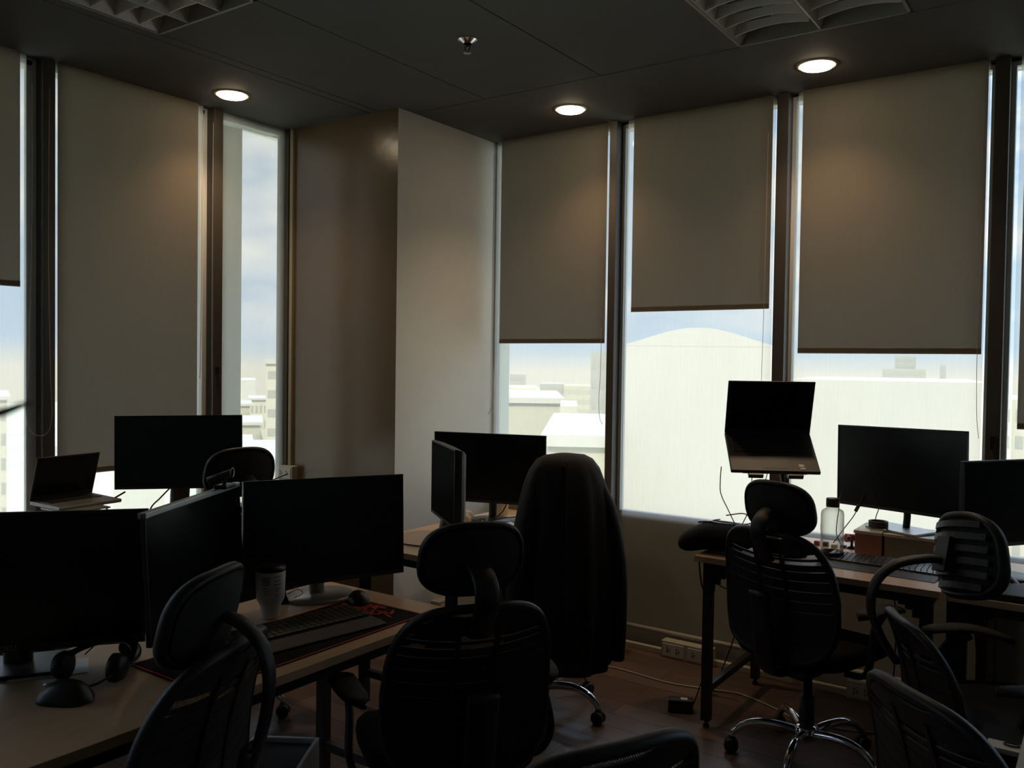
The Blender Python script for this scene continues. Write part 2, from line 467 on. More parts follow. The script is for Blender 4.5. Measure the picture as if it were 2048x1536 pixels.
# window catches on two mullions
for par, (x, y, z), s in ((t5, (XA + 0.035, 2.905, 1.485), 0), (t3, (-0.425, YB - 0.045, 1.235), 1)):
    if s: c = box('catch', x - 0.010, x + 0.010, y - 0.012, y + 0.004, z - 0.03, z + 0.03, 'blackplastic', par, bev=0.002)
    else: c = box('catch', x - 0.004, x + 0.012, y - 0.008, y + 0.008, z - 0.02, z + 0.02, 'blackplastic', par, bev=0.002)
# boxed mullion foot and the white conduit
bm = bmesh.new()
bx(bm, -2.355, -2.215, 4.155, YB + 0.02, 0.0, 0.16)
bx(bm, -2.38, -2.205, 4.145, YB + 0.02, 0.0, 0.018)
struct(obj('trim_8', bm, 'white', bev=0.002), 'white boxed foot of the first mullion')
struct(box('baseboard_back', -2.205, 0.6, 4.225, 4.255, 0.0, 0.030, 'offwhite', bev=0.003), 'ivory cable trunking along the skirting')
struct(box('baseboard_corner', -3.136, -2.38, 4.225, 4.255, 0.0, 0.030, 'offwhite', bev=0.003))

# windows: white aluminium frame and pane of glass
def window(n, a0, a1, wall, lab):
    e = empty('window_%d' % n); e['kind'] = 'structure'; e['label'] = lab
    f = bmesh.new(); p = bmesh.new()
    if wall == 'B':
        y0, y1 = YB + 0.03, YB + 0.075
        for s0, s1, z0, z1 in ((a0, a0 + 0.018, .7, ZC), (a1 - 0.018, a1, .7, ZC), (a0 + .018, a1 - .018, .70, .735), (a0 + .018, a1 - .018, ZC - 0.03, ZC)):
            bx(f, s0, s1, y0, y1, z0, z1)
        bx(p, a0 + .018, a1 - .018, YB + 0.05, YB + 0.056, .735, ZC - .03)
    else:
        x0, x1 = XA - 0.050, XA - 0.032
        for s0, s1, z0, z1 in ((a0, a0 + 0.018, .7, ZC), (a1 - (0.045 if n > 5 else .014), a1, .7, ZC), (a0 + .018, a1 - .018, .70, .735), (a0 + .018, a1 - .018, ZC - 0.03, ZC)):
            bx(f, x0, x1, s0, s1, z0, z1)
        bx(p, XA - 0.044, XA - 0.038, a0 + .018, a1 - .018, .735, ZC - .03)
    obj('window_frame', f, 'alu', e); obj('pane', p, 'glass', e)
window(1, -3.136, -2.318, 'B', 'window right of the column')
window(2, -2.274, -1.392, 'B', 'window behind the laptop stand')
window(3, -1.335, -0.455, 'B', 'window behind the right desk')
window(4, -0.398, 0.50, 'B', 'window cut by the right edge')
window(5, 2.938, 3.386, 'A', 'narrow window left of the column, without a blackout blind')
window(6, 2.040, 2.882, 'A', 'window behind the closed brown blind')
window(7, 1.11, 1.985, 'A', 'window cut by the left edge')

# unseen slabs added outside to shade the upper part of the blinds
struct(box('trim_11', -4.9, XR, YB + 0.18, YB + 1.75, 3.36, 3.60, 'conc'), 'added unseen slab shading the right windows')
struct(box('trim_12', XA - 1.75, XA - 0.18, YF, 5.9, 3.36, 3.60, 'conc'), 'added unseen slab shading the left windows')
window(8, .45, 1.02, 'A', 'added window on the left wall beyond the frame, for daylight')  # unseen windows from here on, added to bring more daylight into the room
window(9, -.50, .35, 'A', 'added window on the left wall beyond the frame, for daylight')
window(10, -1.45, -.60, 'A', 'added window on the left wall beyond the frame, for daylight')
window(11, -2.40, -1.55, 'A', 'added window on the left wall beyond the frame, for daylight')
window(12, .60, 1.45, 'B', 'added window on the right wall beyond the frame, for daylight')
window(13, 1.55, 2.40, 'B', 'added window on the right wall beyond the frame, for daylight')
# roller blinds
def sheet(name, a0, a1, z0, z1, off, wall, m, parent, thick=0.0012, wav=0.0):
    bm = bmesh.new(); n = 14; k = 10
    G = []
    for i in range(n + 1):
        row = []
        for j in range(k + 1):
            s = a0 + (a1 - a0) * i / n; z = z0 + (z1 - z0) * j / k
            d = off + wav * math.sin(i * 1.1 + j * 0.5) * (1 - j / k)
            # slightly cupped edges
            e_ = min(i, n - i)
            if e_ == 0: d += 0.003
            row.append(bm.verts.new((s, YB - d, z) if wall == 'B' else (XA + d, s, z)))
        G.append(row)
    for i in range(n):
        for j in range(k):
            bm.faces.new((G[i][j], G[i + 1][j], G[i + 1][j + 1], G[i][j + 1]))
    return obj(name, bm, m, parent, smooth=True)
def rail(a0, a1, z, off, wall, parent, r=0.011):
    bm = bmesh.new()
    if wall == 'B': tube(bm, [(a0, YB - off, z), (a1, YB - off, z)], r, 12, False)
    else: tube(bm, [(XA + off, a0, z), (XA + off, a1, z)], r, 12, False)
    return obj('bottom_rail', bm, 'rail', parent, smooth=True)
def chain(pts, parent, r=0.0016):
    bm = bmesh.new(); P = smoothpath(pts, 8)
    tube(bm, P, r, 6, False)
    return obj('bead_chain', bm, 'cord', parent, smooth=True)
def screen(a0, a1, wall, lab, zb=0.11):
    e = empty('sun_screen', ((a0 + a1) / 2, YB, ZC) if wall == 'B' else (XA, (a0 + a1) / 2, ZC))
    e.location = (0, 0, 0)
    tag(e, lab, 'window shade', 'see-through sun screens on the windows')
    sheet('screen_cloth', a0, a1, zb, ZC, 0.0, wall, 'sheer', e)
    rail(a0, a1, zb, 0.0, wall, e, 0.013)
    return e
def blackout(a0, a1, zb, wall, lab):
    e = empty('roller_blind'); tag(e, lab, 'window blind', 'blackout roller blinds')
    sheet('blind_cloth', a0, a1, zb, ZC, 0.022, wall, 'blackout', e)
    sheet('hem', a0, a1, zb - 0.004, zb + 0.022, 0.0235, wall, 'blackout', e)
    return e
screen(-3.112, -2.335, 'B', 'pale see-through screen on the window just right of the column')
screen(-2.223, -1.408, 'B', 'pale full-length screen behind the tall laptop stand, rail above the outlets')
screen(-1.300, -0.476, 'B', 'pale screen behind the wide monitor on the right desk')
screen(-0.360, 0.48, 'B', 'pale screen in the window at the far right edge')
screen(2.946, 3.384, 'A', 'pale screen on the narrow window left of the column, sky showing through')
screen(2.05, 2.832, 'A', 'pale screen behind the long brown blind, showing only below it')
screen(1.13, 1.925, 'A', 'pale screen in the window at the far left edge')
b1 = blackout(-3.062, -2.338, 1.668, 'B', 'drawn blackout blind just right of the column, olive grey')
b2 = blackout(-2.178, -1.416, 1.838, 'B', 'middle grey blackout blind, shortest drop of the three on the right')
b3 = blackout(-1.271, -0.480, 1.618, 'B', 'wide grey-brown blackout blind above the right desk monitor')
b4 = blackout(-0.338, 0.46, 1.3, 'B', 'blackout blind at the far right edge behind the last mullion')
b5 = blackout(2.052, 2.787, 1.00, 'A', 'long brown blackout blind drawn low beside the left mullion')
b6 = blackout(1.15, 1.888, 1.857, 'A', 'short blackout blind cut by the left edge')
chain([(XA + .045, 2.005, 2.75), (XA + .045, 2.002, 2.0), (XA + .045, 2.01, 1.50), (XA + .045, 2.018, 1.30), (XA + .045, 2.005, 1.215), (XA + .045, 1.97, 1.19),
       (XA + .045, 1.925, 1.215), (XA + .045, 1.905, 1.30), (XA + .045, 1.915, 1.50), (XA + .045, 1.93, 2.2), (XA + .045, 1.93, 2.75)], b6)
chain([(XA + .04, 2.80, 2.80), (XA + .04, 2.80, 2.0), (XA + .04, 2.795, 1.50), (XA + .04, 2.79, 1.45)], b5, 0.0013)
chain([(XA + .04, 2.868, 2.80), (XA + .04, 2.866, 2.0), (XA + .04, 2.868, 1.5), (XA + .04, 2.872, 1.30), (XA + .04, 2.862, 1.15)], b5, 0.0013)
chain([(-3.10, YB - .05, 2.8), (-3.10, YB - .05, 1.8), (-3.085, YB - .05, 1.45), (-3.09, YB - .05, 1.30), (-3.12, YB - .05, 1.235)], b1)
chain([(-2.345, YB - .05, 1.75), (-2.348, YB - .05, 1.5), (-2.355, YB - .05, 1.35), (-2.348, YB - .05, 1.25), (-2.33, YB - .05, 1.215)], b1, 0.0013)
chain([(-1.43, YB - .05, 2.7), (-1.433, YB - .05, 1.9), (-1.437, YB - .05, 1.6), (-1.44, YB - .05, 1.3)], b2, 0.0012)
chain([(-0.49, YB - .05, 2.7), (-0.49, YB - .05, 1.9), (-0.493, YB - .05, 1.6), (-0.488, YB - .05, 1.35), (-0.478, YB - .05, 1.25)], b3, 0.0012)

# wall trunking and outlet on the column
bm = bmesh.new(); bx(bm, -3.965, -3.94, 3.392, 3.41, 0.93, ZC)
struct(obj('trim_9', bm, 'tan', bev=0.002), 'thin vertical cable trunking beside the bare window')
def outlet(name, c, ax, w, h, d, lab, n=2, group=None):
    """surface outlet box; ax: direction its face points, '-y' or '+x'"""
    e = empty(name, c, 0 if ax == '-y' else PI / 2); tag(e, lab, 'power outlet', group)
    o1 = box('housing', -w / 2, w / 2, -d, 0, 0, h, 'offwhite', e, bev=0.004)
    for i in range(n):
        cx_ = (i - (n - 1) / 2) * (w / n)
        pl = box('cover_plate', cx_ - w / n * .42, cx_ + w / n * .42, -d - 0.004, -d, h * .14, h * .86, 'white', e, bev=0.002)
        for q in (-1, 1):
            bm = bmesh.new()
            X = cx_ + q * w / n * .19
            for dx, dz in ((-0.006, 0.010), (-0.006, -0.008), (0.006, 0.0)):
                bx(bm, X + dx - .0022, X + dx + .0022, -d - 0.0055, -d - 0.003, h / 2 + dz - .005, h / 2 + dz + .005)
            obj('socket', bm, 'hole', pl)
    return e
outlet('outlet_box', (-3.955, 3.41, 0.845), '-y', 0.13, 0.085, 0.05, 'ivory outlet box on the column beside the bare window, dark plug in it', 1)
outlet('outlet_box', (-1.800, 4.255, 0.0), '-y', 0.28, 0.090, 0.06, 'ivory double outlet box on the floor left of the right desk leg', 2, 'outlet boxes on the skirting')
outlet('outlet_box', (-0.865, 4.255, 0.0), '-y', 0.26, 0.085, 0.06, 'shadowed outlet box on the floor under the right desk', 2, 'outlet boxes on the skirting')
outlet('outlet_box', (-3.136, 3.80, 0.08), '+x', 0.16, 0.12, 0.06, 'white outlet box low on the column behind the centre chair', 1, 'outlet boxes on the skirting')

# ================================================================== CEILING FITTINGS
def downlight(x, y, lab):
    e = empty('downlight', (x, y, ZC)); tag(e, lab, 'ceiling light', 'round ceiling downlights')
    bm = bmesh.new(); lathe(bm, [(0.066, -0.001), (0.072, -0.004), (0.084, -0.005), (0.088, 0.0)], 32)
    obj('ring', bm, 'trimring', e, smooth=True)
    bm = bmesh.new(); lathe(bm, [(0.067, -0.001), (0.066, -0.012), (0.045, -0.018), (0.0, -0.020)], 32)
    obj('lens', bm, 'lamp', e, smooth=True)
    ld = bpy.data.lights.new('downlight_beam', 'SPOT'); ld.energy = 16.0; ld.color = (1.0, 0.70, 0.42); ld.spot_size = R(118); ld.spot_blend = 1.0; ld.shadow_soft_size = 0.05
    lo = bpy.data.objects.new('downlight_beam', ld); COL.objects.link(lo); lo.parent = e; lo.location = (0, 0, -0.04)
downlight(-3.699, 2.788, 'lit downlight near the left windows')
downlight(-2.382, 3.912, 'lit downlight above the window right of the column')
downlight(-1.118, 3.924, 'lit downlight at right beside the louvred fitting')
def troffer(x0, x1, y0, y1, lab, nl, slant):
    e = empty('louvred_light', ((x0 + x1) / 2, (y0 + y1) / 2, ZC)); tag(e, lab, 'ceiling light', 'unlit louvred ceiling lights')
    w, l = x1 - x0, y1 - y0
    bm = bmesh.new()
    for a, b, c, d in ((-w / 2, w / 2, l / 2 - .012, l / 2), (-w / 2, w / 2, -l / 2, -l / 2 + .012), (-w / 2, -w / 2 + .012, -l / 2, l / 2), (w / 2 - .012, w / 2, -l / 2, l / 2)):
        bx(bm, a, b, c, d, -0.004, 0.10)
    bx(bm, -w / 2, w / 2, -l / 2, l / 2, 0.10, 0.104)
    obj('housing', bm, 'tinbody', e)
    # parabolic long reflectors
    bm = bmesh.new(); cells = 3 if nl == 0 else 2
    for i in range(1, cells):
        X = -w / 2 + w * i / cells
        loft(bm, [[(X - .003, yy, 0.0), (X + .003, yy, 0.0), (X + .020, yy, 0.055), (X - .020, yy, 0.055)] for yy in (-l / 2 + .012, l / 2 - .012)])
    for s in (-1, 1):
        X = s * (w / 2 - .012)
        loft(bm, [[(X, yy, 0.0), (X - s * .010, yy, 0.02), (X - s * .035, yy, 0.07), (X, yy, 0.07)] for yy in (-l / 2 + .012, l / 2 - .012)])
    obj('side_reflector', bm, 'louver', e)
    bm = bmesh.new()
    n = 12
    for j in range(1, n):
        Y = -l / 2 + l * j / n
        for i in range(cells):
            xa = -w / 2 + w * i / cells + .018; xb = xa + w / cells - .036
            rows = []
            for q in range(7):
                t = q / 6; X = xa + (xb - xa) * t; sag = 0.018 * (1 - (2 * t - 1) ** 2) * slant
                rows.append([(X, Y - .003, 0.004 + sag), (X, Y + .003, 0.004 + sag), (X, Y + .014, 0.05), (X, Y - .014, 0.05)])
            loft(bm, rows)
    obj('cross_louvre', bm, 'louver', e)
    for i in range(cells):
        bm = bmesh.new(); X = -w / 2 + w * (i + .5) / cells
        tube(bm, [(X, -l / 2 + .03, 0.078), (X, l / 2 - .03, 0.078)], 0.013, 12, False)
        obj('fluorescent_tube', bm, 'white', e, smooth=True)
    return e
troffer(-3.27, -2.66, 0.89, 2.11, 'unlit louvred ceiling fitting at upper left', 0, 0.2)
troffer(-1.325, -0.66, 2.30, 3.525, 'unlit louvred ceiling fitting at upper right', 1, 1.0)
e = empty('fire_sprinkler', (-2.239, 2.85, ZC)); tag(e, 'small chrome fire sprinkler head on the dark ceiling', 'sprinkler')
bm = bmesh.new(); lathe(bm, [(0.018, -0.016), (0.022, -0.012), (0.040, -0.002), (0.043, 0.0), (0.036, 0.0), (0.014, -0.004)], 28); obj('escutcheon', bm, 'chrome', e, smooth=True)
bm = bmesh.new(); lathe(bm, [(0.0, 0.0), (0.009, 0.0), (0.009, -0.022), (0.005, -0.03), (0.0, -0.03)], 16)
tube(bm, [(-.010, 0, -.02), (-.012, 0, -.035), (0, 0, -.052)], .0022, 6); tube(bm, [(.010, 0, -.02), (.012, 0, -.035), (0, 0, -.052)], .0022, 6); obj('sprinkler_body', bm, 'steel', e, smooth=True)
bm = bmesh.new(); lathe(bm, [(0.0, -0.051), (0.016, -0.053), (0.016, -0.055), (0.0, -0.057)], 20); obj('deflector', bm, 'silver', e, smooth=True)

# ================================================================== DESKS
def desk(lab, x0, x1, y0, y1, along='x', top=0.74, rails=True):
    e = empty('desk', ((x0 + x1) / 2, (y0 + y1) / 2, 0)); tag(e, lab, 'desk', 'maple desks on black steel frames')
    w, d = (x1 - x0) / 2, (y1 - y0) / 2
    bm = bmesh.new(); bx(bm, -w, w, -d, d, top - 0.025, top)
    t_ = obj('desktop', bm, 'maple' if along == 'x' else 'mapley', e, bev=0.0015)
    bm = bmesh.new(); i = 0.03; zt = top - 0.025
    bx(bm, -w + i, w - i, -d + i, -d + i + .03, zt - .04, zt); bx(bm, -w + i, w - i, d - i - .03, d - i, zt - .04, zt)
    bx(bm, -w + i, -w + i + .03, -d + i + .03, d - i - .03, zt - .04, zt); bx(bm, w - i - .03, w - i, -d + i + .03, d - i - .03, zt - .04, zt)
    # corner gussets
    obj('frame', bm, 'steel', e, bev=0.002)
    for sx in (-1, 1):
        for sy in (-1, 1):
            bm = bmesh.new(); X = sx * (w - i - .019); Y = sy * (d - i - .019)
            bx(bm, X - .019, X + .019, Y - .019, Y + .019, 0.03, zt - .04)
            lathe(bm, [(0, 0.0), (.014, 0.0), (.014, .012), (.007, .016), (.007, .03), (0, .03)], 12, (X, Y, 0))
            # gusset plate towards the desk's length
            gx = (-sx * .10, 0) if along == 'x' else (0, -sy * .10)
            a = (X, Y)
            for q in range(4):
                t0 = q / 4; t1 = (q + 1) / 4
                h = .12 * (1 - t1) ** 1.5 + .012
                if along == 'x': xx = sorted((a[0] + gx[0] * t0, a[0] + gx[0] * t1)); bx(bm, xx[0], xx[1], Y - .012, Y + .012, zt - .04 - h, zt - .04)
                else: yy = sorted((a[1] + gx[1] * t0, a[1] + gx[1] * t1)); bx(bm, X - .012, X + .012, yy[0], yy[1], zt - .04 - h, zt - .04)
            obj('leg', bm, 'steel', e, bev=0.0015)
    for s in (-1, 1):
        if along == 'x':
            X = s * (w - i - .019); obj_ = box('side_rail', X - .014, X + .014, -d + i + .038, d - i - .038, .15, .18, 'steel', e)
        else:
            Y = s * (d - i - .019); obj_ = box('side_rail', -w + i + .038, w - i - .038, Y - .014, Y + .014, .15, .18, 'steel', e)
    return e
desk('long maple desk at front left carrying three dark monitors', -2.36, -1.731, 0.60, 2.200, 'y')
desk('maple desk against the left windows behind the front monitors', -3.95, -3.35, 1.30, 2.90, 'y')
desk('maple desk beside the corner column, behind the jacket chair', -2.76, -2.17, 2.715, 4.12, 'y')
desk('maple desk under the right windows with the laptop stand', -1.450, -0.500, 3.447, 4.16, 'x')
desk('maple desk at the far right edge', -0.482, 0.70, 3.432, 4.16, 'x')

# ================================================================== MONITORS
def monitor(lab, c, yaw, pitch, roll, w, h, foot, ztop, mshell='blackplastic', depth=0.022, base='round', base_r=0.11, neck=(0.035, 0.02), baseM='blackplastic', group='computer monitors', shellback=0.0, brand=None, baserot=None, bezelM=None, w_rim=0.006, toptrim=0.0):
    """c = centre of the screen; foot=(x, y) of the stand on the surface at ztop. Screen faces local -y."""
    e = empty('monitor', (foot[0], foot[1], ztop)); tag(e, lab, 'monitor', group)
    e.rotation_euler = (0, 0, yaw)
    inv = Matrix.Rotation(-yaw, 4, 'Z')
    lc = inv @ (Vector(c) - Vector((foot[0], foot[1], ztop)))
    T = Matrix.Translation(lc) @ Matrix.Rotation(pitch, 4, 'X') @ Matrix.Rotation(roll, 4, 'Y')
    bm = bmesh.new(); bx(bm, -w / 2, w / 2, 0.0, depth * .5, -h / 2, h / 2)
    if shellback:
        R_ = []
        for k in range(6):
            t = k / 5; s = 1 - 0.42 * t ** 2.2
            R_.append([(sx * w / 2 * s, depth * .5 + shellback * math.sin(t * PI / 2), sz * h / 2 * s) for sx, sz in ((-1, -1), (-.5, -1.0), (.5, -1.0), (1, -1), (1, .98), (.5, 1.0), (-.5, 1.0), (-1, .98))])
        loft(bm, R_)
    else:
        bx(bm, -w / 2 * .72, w / 2 * .72, depth * .5, depth * 1.4, -h / 2 * .75, h / 2 * .55)
    bmesh.ops.transform(bm, matrix=T, verts=bm.verts)
    obj('back_shell', bm, mshell, e, bev=0.002)
    # bezel (frame) and panel
    bm = bmesh.new(); r = w_rim
    for a in ((-w / 2, w / 2, h / 2 - r, h / 2), (-w / 2, w / 2, -h / 2, -h / 2 + r * 2.2), (-w / 2, -w / 2 + r, -h / 2, h / 2), (w / 2 - r, w / 2, -h / 2, h / 2)):
        bx(bm, a[0], a[1], -0.003, 0.0, a[2], a[3])
    bmesh.ops.transform(bm, matrix=T, verts=bm.verts)
    bz = obj('bezel', bm, bezelM or 'blackplastic', e)
    bm = bmesh.new(); bx(bm, -w / 2 + r, w / 2 - r, -0.0012, 0.0, -h / 2 + r * 2.2, h / 2 - r)
    bmesh.ops.transform(bm, matrix=T, verts=bm.verts)
    obj('screen', bm, 'screen', e)
    if toptrim:
        bm = bmesh.new(); bx(bm, -w / 2, w / 2, -0.006, depth * .8, h / 2 - toptrim, h / 2 + .002)
        bmesh.ops.transform(bm, matrix=T, verts=bm.verts); obj('top_trim', bm, 'silver', e, bev=.003)
    # neck from the back of the panel to the foot
    bm = bmesh.new()
    att = T @ Vector((0, depth * 1.5, -h * 0.12))
    tube(bm, [(0, 0.012, 0.006), (0, 0.018, att.z * .35), (att.x * .7, (att.y + .02) * .8, att.z * .8), (att.x, att.y + 0.012, att.z)], 1.0, 12, True, flat=(neck[0], neck[1]), up=(1, 0, 0))
    obj('stand_neck', bm, baseM if baseM != 'silver' else 'blackplastic', e, smooth=True)
    bm = bmesh.new()
    if base == 'round': lathe(bm, [(0, 0), (base_r, 0), (base_r, .006), (base_r * .96, .010), (0, .013)], 40, sx=1.0, sy=0.85)
    else: bx(bm, -base[0] / 2, base[0] / 2, -base[1] * .6, base[1] * .4, 0, .010)
    b = obj('stand_base', bm, baseM, e, smooth=(base == 'round'), bev=0.0 if base == 'round' else .003)
    if brand:
        txt, lx, lz, sz = brand
        cu = bpy.data.curves.new('logo', 'FONT'); cu.body = txt; cu.size = sz; cu.extrude = 0.0004; cu.align_x = 'CENTER'
        cu.materials.append(M['grey'])
        tmp = bpy.data.objects.new('logo_text', cu); COL.objects.link(tmp); bpy.context.view_layer.update()
        lm = bpy.data.meshes.new_from_object(tmp.evaluated_get(bpy.context.evaluated_depsgraph_get()))
        bpy.data.objects.remove(tmp); bpy.data.curves.remove(cu)
        lo = bpy.data.objects.new('logo', lm); COL.objects.link(lo); lo.parent = bz
        if not lm.materials: lm.materials.append(M['grey'])
        lo.matrix_local = T @ Matrix.Translation((lx, -0.0035, lz)) @ Matrix.Rotation(PI / 2, 4, 'X')
    return e
monitor('large dark monitor at the left edge, badge on its lower bezel', (-2.297, 1.092, 0.968), R(57), 0, R(1.3), .60, .36, (-2.33, 1.10), .74, brand=('DELL', -0.022, -0.1765, 0.020), base=(.24, .18), baseM='blackplastic', w_rim=0.008)
monitor('dark monitor turned edge-on with a pale top edge and a webcam on it', (-2.160, 1.525, 0.978), R(119.5), R(-3), 0, .59, .345, (-2.21, 1.50), .74, mshell='blackplastic', base_r=.10, w_rim=0.003, toptrim=.014)
monitor('wide dark monitor on an oval base behind the red mouse mat', (-2.215, 2.075, 0.964), R(74), R(-4.4), R(1.7), .605, .358, (-2.215, 2.035), .74, base_r=.125, baseM='laptopgrey', neck=(.028, .018))
monitor('dark monitor by the left windows behind the grey laptop', (-3.560, 2.400, 1.112), R(40), R(-2), R(-1), .575, .34, (-3.62, 2.44), .74, neck=(.045, .016), base=(.26, .2))
monitor('flat dark monitor beside the column, left of the jacket', (-2.600, 3.530, 1.010), R(17), R(1), 0, .60, .355, (-2.60, 3.56), .74, neck=(.022, .018))
monitor('thick-backed monitor seen from its side beside the column', (-2.495, 3.035, 1.000), R(-38), R(0), 0, .48, .345, (-2.50, 3.03), .74, base_r=.08, mshell='shell', depth=.03, shellback=.05)
monitor('wide dark monitor standing on the boxes of the right desk', (-.753, 3.975, 1.114), R(-25), R(-1), R(-1.5), .62, .36, (-.73, 4.02), .850, baseM='silver', base=(.24, .17), neck=(.016, .012))
monitor('dark monitor cut by the right edge behind the headrest', (-.340, 3.760, 1.04), R(55), 0, 0, .40, .33, (-.33, 3.85), .74, mshell='softblack', depth=.034, neck=(.03, .02), base_r=.10)

# ================================================================== CHAIRS
def sgn(v): return -1 if v < 0 else 1
def outline(n, a, z0, z1, ex=3.4, taper=0.0, wt=None):
    zc, b = (z0 + z1) / 2, (z1 - z0) / 2; out = []
    for i in range(n):
        th = 2 * PI * i / n; c, s = math.cos(th), math.sin(th)
        x = a * sgn(c) * abs(c) ** (2 / ex); z = zc + b * sgn(s) * abs(s) ** (2 / ex)
        t = (z - z0) / (z1 - z0)
        x *= wt(t) if wt else (1 - taper * t)
        out.append((x, z))
    return out, (0.0, zc)
def disc(bm, out, c, yf, rings=8, mi=0, a=0.0, b=1.0):
    n = len(out); prev = None
    cv = bm.verts.new((c[0], yf(*c), c[1])) if a == 0 else None
    for k in range(1 if a == 0 else 0, rings + 1):
        t = a + (b - a) * k / rings
        ring = [bm.verts.new((c[0] + (x - c[0]) * t, yf(c[0] + (x - c[0]) * t, c[1] + (z - c[1]) * t), c[1] + (z - c[1]) * t)) for x, z in out]
        for j in range(n):
            if prev is None:
                if cv is not None: bm.faces.new((cv, ring[j], ring[(j + 1) % n]))
            else: bm.faces.new((prev[j], prev[(j + 1) % n], ring[(j + 1) % n], ring[j]))
        prev = ring
def yback(x, z):
    t = (z - .46) / .48
    return -.225 - .075 * t + .035 * math.sin(t * PI) * 1.0 + .85 * x * x * (0.6 + .4 * t)
def yhead(x, z):
    t = (z - 1.04) / .095
    return -.255 + 2.0 * x * x + .012 * t * t - .02 * t
def make_chair():
    e = empty('office_chair')
    # seat
    bm = bmesh.new(); rings = []
    for k, (s, z) in enumerate(((.90, .425), (.985, .435), (1.0, .46), (.985, .485), (.93, .50), (.6, .508), (.2, .505))):
        ring = []
        for i in range(40):
            th = 2 * PI * i / 40; c, q = math.cos(th), math.sin(th)
            x = .245 * sgn(c) * abs(c) ** (2 / 3.6) * s; y = .025 + .245 * sgn(q) * abs(q) ** (2 / 3.6) * s
            zz = z - (.03 * max(0, (y - .10) / .17) ** 2) + .012 * (x / .245) ** 2
            ring.append((x, y, zz))
        rings.append(ring)
    loft(bm, rings); obj('seat', bm, 'fabric', e, smooth=True)
    bm = bmesh.new(); bx(bm, -.11, .11, -.20, .10, .385, .425); obj('seat_mechanism', bm, 'blackplastic', e, bev=.012)
    # backrest: net, rim, slotted plastic back
    wt = lambda t: .88 + .12 * math.sin(min(1, t * .9 + .1) * PI) - (.02 * t)
    out, c = outline(60, .234, .46, .94, 4.0, wt=wt)
    bm = bmesh.new(); disc(bm, out, c, yback, 9); obj('backrest_net', bm, 'net', e, smooth=True)
    bm = bmesh.new(); tube(bm, [(x, yback(x, z) - .004, z) for x, z in out], 1.0, 8, False, closed=True, flat=(.017, .013), up=(0, 1, 0)); obj('backrest_rim', bm, 'frame', e, smooth=True)
    bm = bmesh.new()
    # slotted shell: curved slats between rim and two ribs
    def halfw(z):
        t = (z - .46) / .48; zz = abs(2 * t - 1)
        return .234 * (1 - zz ** 4.0) ** (1 / 4.0) * wt(t)
    zs = [.480, .519, .558, .597, .636, .675, .714, .753, .790, .8215, .851, .8985]
    hs = [.022, .0185, .0185, .0185, .0185, .0185, .0185, .0182, .0168, .0120, .0045, .0275]
    for z, hh in zip(zs, hs):
        R_ = []
        for i in range(13):
            s = -1 + 2 * i / 12; zz = z + .020 * (s * s) - .008; za = max(zz - hh, .462); zb = min(zz + hh, .9385); xa = s * (halfw(za) - .002); xb = s * (halfw(zb) - .002)
            R_.append([(xa, yback(xa, za) - .018, za), (xa, yback(xa, za) - .010, za), (xb, yback(xb, zb) - .010, zb), (xb, yback(xb, zb) - .018, zb)])
        loft(bm, R_)
    for X in (-.055, .055):
        loft(bm, [[(X - .006, yback(X, z) - .022, z), (X + .006, yback(X, z) - .022, z), (X + .006, yback(X, z) - .008, z), (X - .006, yback(X, z) - .008, z)] for z in [.47 + .42 * k / 10 for k in range(11)]])
    obj('slotted_back', bm, 'frame', e, smooth=False)
    bm = bmesh.new(); tube(bm, [(0, -.05, .40), (0, -.22, .40), (0, -.285, .46), (0, -.31, .60), (0, -.335, .72)], 1.0, 12, True, flat=(.045, .016), up=(1, 0, 0)); obj('back_bracket', bm, 'frame', e, smooth=True)
    # headrest
    bm = bmesh.new(); tube(bm, [(0, -.290, .85), (0, -.318, .895), (0, -.345, .94), (0, -.345, .985), (0, -.312, 1.018), (0, -.275, 1.033)], 1.0, 12, True, flat=(.034, .011), up=(1, 0, 0))
    obj('headrest_stem', bm, 'frame', e, smooth=True)
    ho, hc = outline(44, .145, .945, 1.135, 2.8, taper=.06)
    bm = bmesh.new(); disc(bm, ho, hc, lambda x, z: yhead(x, z) + .004, 6); obj('headrest_pad', bm, 'padfab', e, smooth=True, solid=.016)
    bm = bmesh.new(); tube(bm, [(x, yhead(x, z), z) for x, z in ho], 1.0, 8, False, closed=True, flat=(.016, .010), up=(0, 1, 0)); obj('headrest_rim', bm, 'frame', e, smooth=True)
    bm = bmesh.new()
    for k in range(6):
        z = .965 + .029 * k
        hw = .125 * (1 - abs((z - 1.04) / .10) ** 2.6) ** (1 / 2.6)
        R_ = []
        for i in range(9):
            x = -hw + 2 * hw * i / 8
            R_.append([(x, yhead(x, z) - .020, z - .008), (x, yhead(x, z) - .013, z - .008), (x, yhead(x, z) - .013, z + .008), (x, yhead(x, z) - .020, z + .008)])
        loft(bm, R_)
    bx(bm, -.03, .03, yhead(0, 1.04) - .035, yhead(0, 1.04) - .012, .99, 1.075)
    obj('headrest_slats', bm, 'frame', e)
